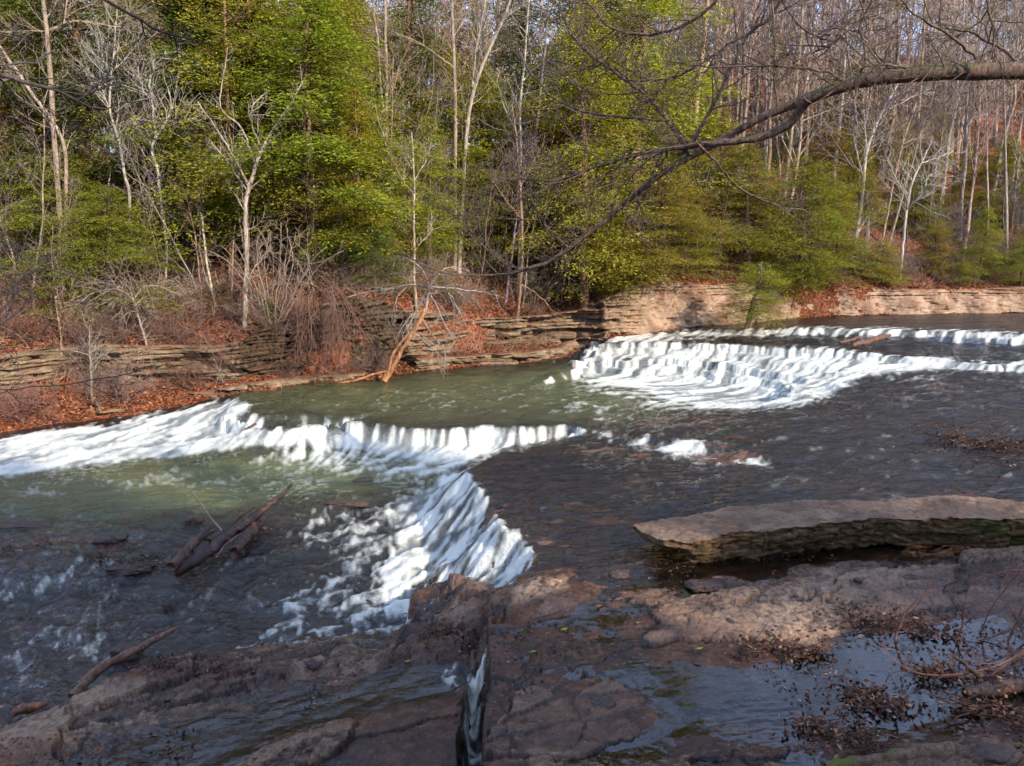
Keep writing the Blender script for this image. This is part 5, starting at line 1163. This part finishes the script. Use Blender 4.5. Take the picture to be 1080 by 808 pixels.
def slab():
    # plan outline: front edge and back edge as (u, v top, z top) ; thickness down to zb
    fr = [(667,557,1.20,1.14),(680,563,1.22,1.06),(697,570,1.24,1.08),(722,570,1.27,1.07),(731,569,1.28,.88),(760,566,1.30,.84),(800,560,1.34,.84),(850,554,1.39,.86),(905,548,1.44,.92),(940,545,1.47,1.02),(990,545,1.49,1.02),(1040,547,1.5,1.02),(1080,549,1.51,1.02),(1150,553,1.52,1.02),(1230,560,1.5,1.0)]
    bk = [(669,553,1.20),(700,547,1.23),(740,540,1.27),(780,534,1.3),(830,530,1.36),(880,528,1.41),(930,526,1.44),(980,525,1.46),(1040,527,1.48),(1100,530,1.5),(1180,538,1.5),(1235,550,1.48)]
    Fp = resample([(*at_z(u, v, z)[:2], z, zb) for u, v, z, zb in fr], .02)
    n = len(Fp); Bp0 = resample([(*at_z(u, v, z)[:2], z) for u, v, z in bk], .02)
    s = np.linspace(0, 1, n); q = np.linspace(0, 1, len(Bp0)); Bp = np.stack([np.interp(s, q, Bp0[:, i]) for i in range(3)], 1)
    rows = []
    nt_, ns_ = 60, 40
    for j in range(nt_):       # top from back to front
        t = j/(nt_-1); P = Bp*(1-t)+Fp[:, :3]*t
        P[:, 2] += (fbm(P[:, 0]*2.2, P[:, 1]*4, seed=91, o=6, g=.55)-.5)*.12+terrace(fbm(P[:, 0]*.9, P[:, 1]*2, seed=92, o=3), 6, .1)*.12-.06+(fbm(P[:, 0]*13, P[:, 1]*17, seed=98, o=4, g=.6)-.5)*.045
        rows.append(P)
    top = rows[-1].copy(); wob = (fbm(top[:, 0]*1.5, top[:, 0]*0, seed=93, o=6, g=.68)-.5)*.34
    for r in rows: r[:, 1] += wob*np.clip((r[:, 1]-Bp[:, 1])/(Fp[:, 1]-Bp[:, 1]+1e-6), 0, 1)
    top = rows[-1].copy(); zb = Fp[:, 3]+.03+(fbm(top[:, 0]*2, top[:, 0]*0+4, seed=94, o=4)-.5)*.1
    for j in range(1, ns_):
        t = j/(ns_-1); P = top.copy(); P[:, 2] = top[:, 2]*(1-t)+zb*t
        ly = np.floor(P[:, 2]*13+fbm(P[:, 0]*1.6, P[:, 0]*0, seed=95, o=4)*5)
        P[:, 1] += (terrace(fbm(P[:, 0]*1.4+ly*5.1, ly*2.3, seed=96, o=4), 9, .08)-.5)*.09+.05*ss(.05, 0, np.abs(vnoise(P[:, 0]*2.1+ly*.7, ly*0, seed=90)-.5))+(fbm(P[:, 0]*6, P[:, 2]*14, seed=97, o=5, g=.6)-.5)*.10+t*t*.07+.05*(t > .55)*vnoise(P[:, 0]*1.2, P[:, 0]*0, seed=99)
        rows.append(P)
    for t in (.3, .7, 1.0):    # underside back
        P = rows[nt_+ns_-2].copy(); P[:, 1] = P[:, 1]*(1-t)+(Bp[:, 1]-.02)*t; P[:, 0] = P[:, 0]*(1-t)+Bp[:, 0]*t; P[:, 2] += .02*t; rows.append(P)
    rows.append(Bp.copy()-[0, 0, .0]); rows[-1][:, 2] = rows[0][:, 2]; rows[-1][:, 1] = rows[0][:, 1]; rows[-1][:, 0] = rows[0][:, 0]
    G = np.stack(rows, 1)     # n x m x 3
    me = mesh_np('stone_slab', G.reshape(-1, 3), grid_faces(G.shape[0], G.shape[1]))
    # end caps
    return me
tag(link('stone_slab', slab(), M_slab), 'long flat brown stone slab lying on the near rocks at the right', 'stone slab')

def rock(name, label, cat, u, v, z, sx, sy, sz, seed, mat, col=None, rz=0, group=None, flat=.0):
    rng = RS(seed); n, m = 44, 30
    a = np.linspace(0, 2*math.pi, n+1)[:-1]; b = np.linspace(-math.pi/2+.01, math.pi/2-.01, m)
    A, B = np.meshgrid(a, b, indexing='ij'); X = np.cos(A)*np.cos(B); Y = np.sin(A)*np.cos(B); Z = np.sin(B)
    k = 1/np.maximum(np.maximum(abs(X), abs(Y)), abs(Z))**.6
    r = k*(.45+1.1*fbm(X*1.5+seed, Y*1.5, Z*1.5, o=5, seed=seed, g=.6))
    V = np.stack([X*r*sx, Y*r*sy, Z*r*sz], -1).reshape(-1, 3)
    i = np.arange(n)[:, None]*m+np.arange(m-1)[None, :]; i2 = ((np.arange(n)+1) % n)[:, None]*m+np.arange(m-1)[None, :]
    Fc = np.stack([i, i2, i2+1, i+1], -1).reshape(-1, 4)
    me = mesh_np(name, V, Fc); p = at_z(u, v, z-sz*.35); o = link(name, me, mat, color=col or BRN); o.location = p; o.rotation_euler[2] = rz
    return tag(o, label, cat, group)
M_stone = mat_rock('loose_stone', (.12, .075, .05), (.035, .025, .02), (.24, .16, .11))
rock('wet_rock', 'small dark wet rock sticking out of the green pool below the middle ledge', 'rock', 383, 508, .02, .22, .14, .09, 1, M_stone, rz=.2)
rock('wet_rock', 'low dark rock lip just left of the crest of the centre fall', 'rock', 365, 531, -.03, .42, .13, .06, 2, M_stone)
rock('wet_rock', 'small rusty rock behind the log jam', 'rock', 205, 548, -.02, .16, .10, .08, 3, M_stone)
rock('wet_rock', 'round dark stone under the upper end of the lower-left log', 'rock', 133, 690, -.33, .19, .15, .14, 4, M_stone)
rock('wet_rock', 'dark pointed stone standing up out of the rapids right of the lower-left log', 'rock', 176, 644, -.33, .06, .06, .13, 5, M_stone)
rock('wet_rock', 'dark reddish rock in the shallow water far left of the log jam', 'rock', 118, 570, -.14, .28, .14, .10, 6, M_stone)
rock('wet_rock', 'flat dark rock with wet moss beside the small left-hand fall', 'rock', 138, 600, -.22, .40, .16, .07, 7, M_stone)
rock('wet_rock', 'low flat brown rock poking out of the water at the left edge', 'rock', 22, 556, -.1, .55, .18, .07, 8, M_stone)
rock('wet_rock', 'tan stone by the left end of the puddle under the slab', 'rock', 745, 618, .93, .22, .13, .05, 9, M_stone)
rock('wet_rock', 'dark stone lying on the wet rock right of the crack', 'rock', 635, 745, .82, .12, .09, .06, 10, M_stone)
rock('wet_rock', 'dark wet stone lump left of the slab on the thin water sheet', 'rock', 653, 607, .9, .14, .08, .06, 11, M_stone)
rr5 = RS(12)
for k, (u, v) in enumerate([(770,655),(812,668),(735,700),(960,610),(1010,622),(905,612),(330,700),(250,705),(180,735)]):
    p = at_z(u, v, .85 if u > 515 else .05); z = surf_z(p[0], p[1]); q = at_z(u, v, z); z = surf_z(q[0], q[1])
    s = rr5.uniform(.03, .07)
    rock('loose_stone', f"small loose brown stone on the {'right-hand' if u > 515 else 'left-hand'} near rock shelf", 'stone', u, v, z+.005, s*1.5, s, s*.45, 30+k, M_stone, rz=rr5.rand()*3, group=f"loose stones on the {'right' if u > 515 else 'left'} near shelf")

def log_mesh(name, pts, rad, mat, parent, col, L_, seed=0, k=14, warp=.03):
    T = Tubes(); P = resample(np.c_[pts, rad], .05)
    rng = RS(seed); n = len(P); r = P[:, 3]*(1+.16*(fbm(np.arange(n)*.18, np.zeros(n), seed=seed, o=3)-.5)*2)
    P[1:-1, :3] += (np.stack([fbm(np.arange(n)*.12+i*9, np.zeros(n), seed=seed+i, o=3) for i in range(3)], 1)[1:-1]-.5)*.05
    T.add(P[:, :3], r, k); V, Fc = T.arrays()
    nn = fbm(V[:, 0]*14, V[:, 1]*14, V[:, 2]*14, seed=seed, o=3)-.5
    cen = np.repeat(P[:, :3], k, axis=0) if len(V) == n*k else V
    d = V-cen; V = cen+d*(1+nn[:, None]*1.3)
    me = mesh_np(name, V-L_, Fc); return link(name, me, mat, parent, color=col)
M_log = mat_bark('wet_log', patch=1.0, dark=.16, wet=True, scale=1.3); M_logd = mat_bark('dry_log', patch=.6, dark=.35, scale=1.3)
def P3(l): return np.array([at_z(u, v, z) for u, v, z, *_ in l]), np.array([q[3] for q in l])
def log(name, label, cat, main, subs, col, mat, seed, part='branch', subcol=None):
    p, r = P3(main); L_ = p.mean(0); e = empty(name, L_)
    log_mesh('trunk', p, r, mat, e, col, L_, seed)
    for i, sb in enumerate(subs):
        q, rr = P3(sb); log_mesh(part, q, rr, mat, e, subcol or col, L_, seed+10+i, k=8)
    return tag(e, label, cat)
LC_ = (.20, .11, .075)
log('driftwood_log', 'longest reddish log of the jam, its thin end raised to the upper right', 'log', [(183,603,-.1,.08),(200,595,-.06,.11),(222,580,.0,.11),(245,562,.08,.095),(262,550,.14,.075),(280,535,.24,.06),(295,524,.34,.045),(307,512,.42,.03)],
    [[(226,560,.05,.03),(215,565,.02,.03),(212,556,.16,.02)], [(256,550,.2,.018),(259,540,.34,.01)], [(270,543,.18,.016),(262,535,.3,.008)], [(292,526,.3,.014),(300,527,.3,.008)], [(240,560,.12,.03),(252,546,.14,.028),(268,536,.2,.02)]], (.10,.055,.045), M_log, 1)
log('driftwood_log', 'shorter thick forked log of the jam with an orange broken butt at its left end', 'log', [(180,598,.05,.075),(190,588,.08,.09),(203,575,.12,.08),(213,566,.17,.07),(219,557,.26,.05)],
    [[(212,566,.16,.05),(222,568,.1,.045),(232,564,.06,.03)]], (.16,.08,.05), M_log, 2)
log('driftwood_log', 'dark short log lying behind the jam, cut end towards the viewer', 'log', [(246,583,-.02,.095),(256,572,.0,.10),(266,560,.02,.10),(275,548,.02,.09)], [], (.10,.06,.05), M_log, 3)
log('dead_stick', 'thin pale stick leaning up to the left out of the log jam', 'stick', [(234,560,.1,.014),(222,545,.25,.012),(210,528,.42,.009),(198,512,.58,.005)], [], (.38,.26,.2), M_logd, 4)
log('dead_stick', 'bent pale stick lying across the front of the log jam', 'stick', [(228,588,.0,.012),(236,575,.1,.012),(246,567,.14,.011),(256,562,.16,.008)], [], (.3,.2,.15), M_logd, 5)
log('driftwood_log', 'slender weathered log lying on the rocks at the lower left', 'log', [(75,735,-.32,.06),(95,716,-.26,.065),(112,703,-.2,.06),(128,695,-.14,.055),(150,683,-.1,.045),(170,672,-.06,.035),(190,661,-.04,.022)], [], (.24,.14,.10), M_logd, 6)
log('driftwood_log', 'rusty orange rotten wood piece at the left end of the near rocks', 'log', [(14,753,-.5,.05),(26,748,-.46,.06),(42,744,-.44,.045),(50,741,-.43,.025)], [], (.34,.13,.06), M_log, 7)
log('driftwood_log', 'thick dark branch sticking out of the white chute at the left', 'log', [(213,476,.02,.035),(232,468,.2,.04),(250,459,.38,.045),(270,447,.62,.03)], [[(238,472,.05,.03),(250,466,.16,.03),(262,460,.28,.02)]], (.16,.10,.08), M_log, 8)
log('driftwood_log', 'reddish log stranded on the upper ledge in front of the tan rock face', 'log', [(899,364.5,1.72,.07),(910,361.5,1.78,.10),(922,358.5,1.86,.11),(933,355,1.95,.08),(938,353.5,1.98,.06)], [], (.2,.11,.08), M_logd, 9)
log('driftwood_log', 'short thin log lying just left of the reddish one on the upper ledge', 'log', [(886,362,1.72,.05),(896,359,1.78,.06),(908,355,1.86,.045)], [], (.2,.11,.08), M_logd, 10)
log('dead_stick', 'dark thin stick lying on the rock beside the foot of the centre fall', 'stick', [(487,652,.42,.013),(500,646,.46,.016),(513,641,.52,.018),(525,636,.6,.015),(530,630,.66,.008)], [[(513,641,.52,.01),(508,634,.58,.006)]], (.10,.07,.06), M_log, 11)
log('driftwood_log', 'pale log lying in the leaves along the far shore below the tan rock face', 'log', [(797,337,1.95,.08),(812,335,1.95,.10),(835,333,1.97,.08)], [], (.4,.25,.17), M_logd, 12)
# dark branch standing in the puddle, lower right
log('dead_branch', 'stubby dark branch leaning in the puddle at the lower right', 'branch', [(1037,722,.95,.02),(1024,708,1.08,.018),(1011,697,1.18,.012),(1006,692,1.22,.006)], [], (.10,.06,.05), M_log, 13)
log('driftwood_log', 'dark rotten log half sunk in the puddle near the right edge', 'log', [(1018,731,.9,.05),(1035,728,.93,.06),(1060,724,.95,.07),(1100,722,.97,.07)], [], (.11,.07,.06), M_log, 14)

def brush_pile(name, label, cat, u0, u1, v0, v1, z, n, L, r, seed, col, hgt=.2, leaves=0, mat=None, flatten=.3):
    rng = RS(seed); T = Tubes(); pts0 = []
    for i in range(n):
        u = rng.uniform(u0, u1); v = v0+(v1-v0)*(u-u0)/(u1-u0)+rng.randn()*4
        p = at_z(u, v, z); p[2] = max(z, surf_z(p[0], p[1]))+rng.rand()**2*hgt
        az = rng.randn()*.5+(math.pi if rng.rand() < .5 else 0); d = unit(np.array([math.cos(az), math.sin(az), rng.randn()*flatten])); q = [p]; Ls = L*rng.uniform(.3, 1.2)
        for k in range(5): d = unit(d+rng.randn(3)*.2); q.append(q[-1]+d*Ls/5)
        q = np.array(q); q[:, 2] = np.maximum(q[:, 2], z-.02); T.add(q, np.linspace(r, r*.4, 6)*rng.uniform(.4, 1.5), 5); pts0.append(q)
    e = empty(name, at_z((u0+u1)/2, (v0+v1)/2, z)); L_ = np.array(e.location)
    V, Fc = T.arrays(); link('twigs', mesh_np('twigs', V-L_, Fc), mat or M_twig, e, color=col)
    if leaves:
        Q = np.concatenate(pts0); idx_ = rng.randint(len(Q), size=leaves); Cc = Q[idx_]+rng.randn(leaves, 3)*[.09, .06, .02]; Cc[:, 2] = np.maximum(Cc[:, 2], z+.01)
        dr = rng.randn(leaves, 3)*[1, 1, .5]; dr /= np.linalg.norm(dr, axis=1, keepdims=True); nn = rng.randn(leaves, 3)*.6+[0, 0, 1]; nn /= np.linalg.norm(nn, axis=1, keepdims=True)
        V, Fq = leaf_quads(Cc-L_, dr, nn, .058*(.5+.9*rng.rand(leaves)), .032*(.6+.8*rng.rand(leaves)), rng)
        link('leaves', mesh_np('leaves', V, Fq, False, {'tint': np.repeat(rng.rand(leaves), 4)}), M_wetleaf, e)['kind'] = 'stuff'
    return tag(e, label, cat)
M_wetleaf = mat_tint('wet_dead_leaf', [(0, (.03, .015, .012)), (.55, (.08, .035, .022)), (.88, (.16, .07, .04)), (1, (.33, .2, .14))])
brush_pile('debris_pile', 'pile of dark branches and dead leaves caught on the shelf at the right edge', 'debris pile', 985, 1130, 464, 480, 1.16, 120, .9, .011, 1, (.07, .045, .035), .2, 1100)
brush_pile('driftwood_tangle', 'low strand of twigs in the water just below the debris pile at the right', 'debris pile', 1030, 1110, 490, 496, 1.12, 22, .6, .008, 2, (.08, .05, .04), .04, 80)
brush_pile('leaf_clump', 'clump of soaked brown leaves and twigs in the puddle left of its middle', 'leaf clump', 884, 948, 718, 755, .91, 30, .3, .006, 3, (.12, .07, .05), .05, 420)
brush_pile('leaf_clump', 'clump of soaked dark leaves at the near left side of the puddle', 'leaf clump', 845, 910, 762, 792, .89, 24, .35, .006, 4, (.12, .07, .05), .05, 380)
brush_pile('leaf_clump', 'thin line of soaked leaves across the upper part of the puddle', 'leaf clump', 950, 1075, 706, 726, .92, 30, .4, .008, 5, (.09, .05, .04), .05, 420)
brush_pile('leaf_clump', 'dark leaf and twig drift on the rock above the puddle', 'leaf clump', 880, 1000, 650, 668, .94, 36, .4, .006, 6, (.08, .05, .04), .04, 500)
brush_pile('leaf_clump', 'leaf drift caught on the near rock at the bottom right corner', 'leaf clump', 1010, 1100, 745, 770, .93, 26, .4, .007, 7, (.11, .06, .05), .06, 450)
brush_pile('leaf_clump', 'dark leaf drift on the left-hand near rock below the slender log', 'leaf clump', 150, 260, 700, 712, -.05, 24, .3, .005, 8, (.09, .05, .04), .04, 380)
brush_pile('leaf_clump', 'dead leaves lying on the dark rock block beside the centre fall', 'leaf clump', 440, 512, 662, 680, .34, 16, .25, .005, 9, (.12, .07, .05), .03, 260)
brush_pile('leaf_clump', 'dark leaf drift against the lower side of the tan rock ridge', 'leaf clump', 780, 880, 684, 690, .9, 24, .35, .005, 10, (.09, .06, .05), .03, 360)
brush_pile('driftwood_tangle', 'tangle of thin dead twigs in the water at the left edge', 'debris pile', -20, 60, 582, 576, -.15, 40, .5, .006, 11, (.14, .09, .07), .15, 120)
brush_pile('leaf_clump', 'dark weed and sticks on the stones left of the log jam', 'leaf clump', 85, 170, 590, 596, -.2, 26, .4, .008, 12, (.08, .06, .04), .05, 200)
# scattered leaves over the near rock
rng = RS(71); cs = []
for i in range(9000):
    u = rng.uniform(-40, 1120); v = rng.uniform(590, 860)
    if u < 420 and v < 675+ (0 if u > 240 else (240-u)*.35): continue
    zg = .85 if u > 515 else .1
    p = at_z(u, v, zg); 
    if vnoise(np.array([p[0]*1.4]), np.array([p[1]*1.4]), seed=9)[0] < .52: continue
    z = surf_z(p[0], p[1]); cs.append((p[0], p[1], z+.008))
    if len(cs) > 2600: break
Cc = np.array(cs); m = len(Cc); dr = rng.randn(m, 3)*[1, 1, .2]; dr /= np.linalg.norm(dr, axis=1, keepdims=True); nn = rng.randn(m, 3)*.35+[0, 0, 1]; nn /= np.linalg.norm(nn, axis=1, keepdims=True)
V, Fq = leaf_quads(Cc, dr, nn, .05*(.5+.9*rng.rand(m)), .03*(.5+.8*rng.rand(m)), rng)
tag(link('fallen_leaves', mesh_np('fallen_leaves', V, Fq, False, {'tint': np.repeat(rng.rand(m)**1.4, 4)}), M_wetleaf), 'small dead brown leaves scattered over the near rocks', 'leaves', kind='stuff')
for k, (u, v, c, lab) in enumerate([(595,664,(.5,.45,.05),'single yellow leaf on the wet rock right of the crack'),(562,688,(.3,.32,.04),'small yellow-green leaf on the rock near the top of the crack'),(631,643,(.5,.2,.07),'orange leaf on the wet rock below the slab tip'),(430,698,(.6,.24,.06),'orange leaf at the edge of the left-hand rock channel'),(737,692,(.4,.4,.05),'pale green leaf on the wet rock left of the puddle')]):
    p = at_z(u, v, .8 if u > 515 else .2); z = surf_z(p[0], p[1]); T_ = []
    V, Fq = leaf_quads(np.array([[0, 0, .012]]), np.array([[1, .3, .1]])/1.05, np.array([[.1, .1, .98]]), np.array([.11]), np.array([.05]), rng)
    o = link('fallen_leaf', mesh_np('fallen_leaf', np.r_[V, V+[0, 0, .004]], np.array([[0, 1, 2, 3], [4, 5, 6, 7]]), False), mat_bark('leaf_skin_%d' % k, patch=.3), color=c); o.location = (p[0], p[1], z+.01); tag(o, lab, 'leaf')
# foreground brush on the right
RK = .75
def brush_hero(name, label, Y, polys, seed, col, tw=5, L=.35, z=None):
    rng = RS(seed); T = Tubes()
    for P in polys:
        dy = np.cumsum(rng.randn(len(P))*.06); p, r = poly3(P, Y, rng, .004, list(dy)); T.add(p, r, 6); twigs(T, p, r, rng, tw, L, .0035, lv=2, minr=.0016, start=.15, up=.02)
    o = link(name, T.mesh(name), M_twig, color=col); return tag(o, label, 'shrub')
brush_hero('bare_shrub', 'thin bare brown shrub arching over the puddle from the lower right', 6.9,
 [[(997,790,2.2),(1001,770,2),(1011,758,1.9),(1025,735,1.8),(1038,718,1.7),(1058,700,1.6),(1085,687,1.4),(1120,675,1.2)], [(1011,760,1.3),(1000,748,1.2),(994,735,1.1),(993,713,.8)], [(985,788,1.2),(970,765,1.1),(955,745,1),(945,728,.8),(935,705,.6)],
  [(1090,680,1.6),(1060,700,1.4),(1020,711,1.3),(985,713,1.2),(960,708,1.1),(950,702,.9),(942,695,.6)], [(1011,758,1.3),(1025,765,1.2),(1045,772,1.1),(1075,775,1)], [(1030,740,1.2),(1037,752,1.1),(1042,742,.9)], [(970,790,1),(960,770,1),(948,745,.8)]], 501, (.24,.13,.10), 6, .4)
brush_hero('bare_shrub', 'thin bare stems curving up in front of the slab foot at the right', 7.6,
 [[(948,705,1.6),(943,690,1.6),(946,665,1.7),(956,645,1.6),(968,632,1.5),(988,621,1.2),(1010,612,.8)], [(1008,690,1),(1014,660,1.1),(1018,640,1),(1022,622,.7)], [(1100,600,2),(1080,640,1.6),(1062,680,1.4),(1050,700,1)], [(1110,560,1.6),(1085,590,1.5),(1060,620,1.3),(1040,650,1.1),(1025,690,.8)], [(1120,640,1.5),(1090,650,1.4),(1060,668,1.2),(1030,676,1),(1000,682,.8)],
  [(1120,700,1.5),(1085,680,1.4),(1070,650,1.2),(1060,630,.8)],[(1110,610,1.4),(1075,600,1.2),(1050,604,1),(1020,615,.6)]], 502, (.2,.11,.09), 9, .45)
brush_hero('bare_shrub', 'tangle of dark fine twigs at the right edge above the puddle', 7.0,
 [[(1130,690+k*9,1.5),(1095,682+k*8,1.3),(1065,690+k*7,1.1),(1040-k*3,700+k*6,.7)] for k in range(6)]+[[(1125,740+k*8,1.8),(1090,735+k*7,1.5),(1062,745+k*5,1.2),(1040,752+k*4,.8)] for k in range(4)], 503, (.15,.08,.07), 10, .4)
# mossy log along the bottom edge
log('mossy_log', 'dark mossy log lying along the bottom right edge', 'log', [(870,812,1.0,.06),(930,801,1.03,.07),(990,797,1.05,.075),(1050,796,1.06,.08),(1120,797,1.06,.08)], [], (.2,.13,.09), M_limb, 15)
rock('wet_rock', 'grey and tan stone at the bottom right corner beside the mossy log', 'rock', 1050, 800, 1.12, .2, .15, .1, 60, M_stone)
# ================================================================ camera, light, world
cam = bpy.data.cameras.new('camera'); co = bpy.data.objects.new('camera', cam); C.objects.link(co)
cam.sensor_width = 36; cam.lens = F/1080*36; cam.clip_end = 3000; cam.clip_start = .05
co.location = (0, 0, CZ); co.rotation_euler = (math.pi/2-PITCH, 0, 0); sc.camera = co
SUN = Vector((.62, -.66, 0)).normalized(); EL = math.radians(29)
sv = Vector((SUN.x*math.cos(EL), SUN.y*math.cos(EL), math.sin(EL)))
sl = bpy.data.lights.new('sun', 'SUN'); sl.energy = 5.0; sl.angle = math.radians(.6); sl.color = (1, .87, .69)
so = bpy.data.objects.new('sun', sl); C.objects.link(so); so.rotation_euler = sv.to_track_quat('Z', 'Y').to_euler()
wd = bpy.data.worlds.new('World'); sc.world = wd; wd.use_nodes = True
nt = wd.node_tree; bg = nt.nodes['Background']; sk = nt.nodes.new('ShaderNodeTexSky'); sk.sky_type = 'NISHITA'; sk.sun_disc = False
sk.sun_elevation = EL; sk.sun_rotation = math.atan2(SUN.x, SUN.y); sk.air_density = 1.0; sk.dust_density = 1.6; sk.ozone_density = 1.5
tcw = nt.nodes.new('ShaderNodeTexCoord'); mpw = nt.nodes.new('ShaderNodeMapping'); mpw.inputs['Scale'].default_value = (1, 1, 2.6)
nzw = nt.nodes.new('ShaderNodeTexNoise'); nzw.inputs['Scale'].default_value = 1.7; nzw.inputs['Detail'].default_value = 7; nzw.inputs['Roughness'].default_value = .55
rpw = nt.nodes.new('ShaderNodeValToRGB'); rpw.color_ramp.elements[0].position = .36; rpw.color_ramp.elements[1].position = .54
mxw = nt.nodes.new('ShaderNodeMix'); mxw.data_type = 'RGBA'; mxw.inputs[7].default_value = (4.1, 5.5, 8.8, 1)  # bright blue patches added to the sky to lift water reflections and fill
nt.links.new(tcw.outputs['Generated'], mpw.inputs[0]); nt.links.new(mpw.outputs[0], nzw.inputs['Vector']); nt.links.new(nzw.outputs[0], rpw.inputs[0]); nt.links.new(rpw.outputs[0], mxw.inputs[0])
nt.links.new(sk.outputs[0], mxw.inputs[6]); nt.links.new(mxw.outputs[2], bg.inputs[0]); bg.inputs[1].default_value = .15
sc.view_settings.view_transform = 'Standard'; sc.view_settings.look = 'None'; sc.view_settings.exposure = EXPO; sc.view_settings.gamma = 1
sc.cycles.max_bounces = 4; sc.cycles.diffuse_bounces = 2; sc.cycles.glossy_bounces = 2; sc.cycles.transmission_bounces = 2; sc.cycles.transparent_max_bounces = 4
sc.cycles.caustics_reflective = False; sc.cycles.caustics_refractive = False
sc.cycles.use_adaptive_sampling = True; sc.cycles.adaptive_threshold = .035
sc.render.use_persistent_data = False
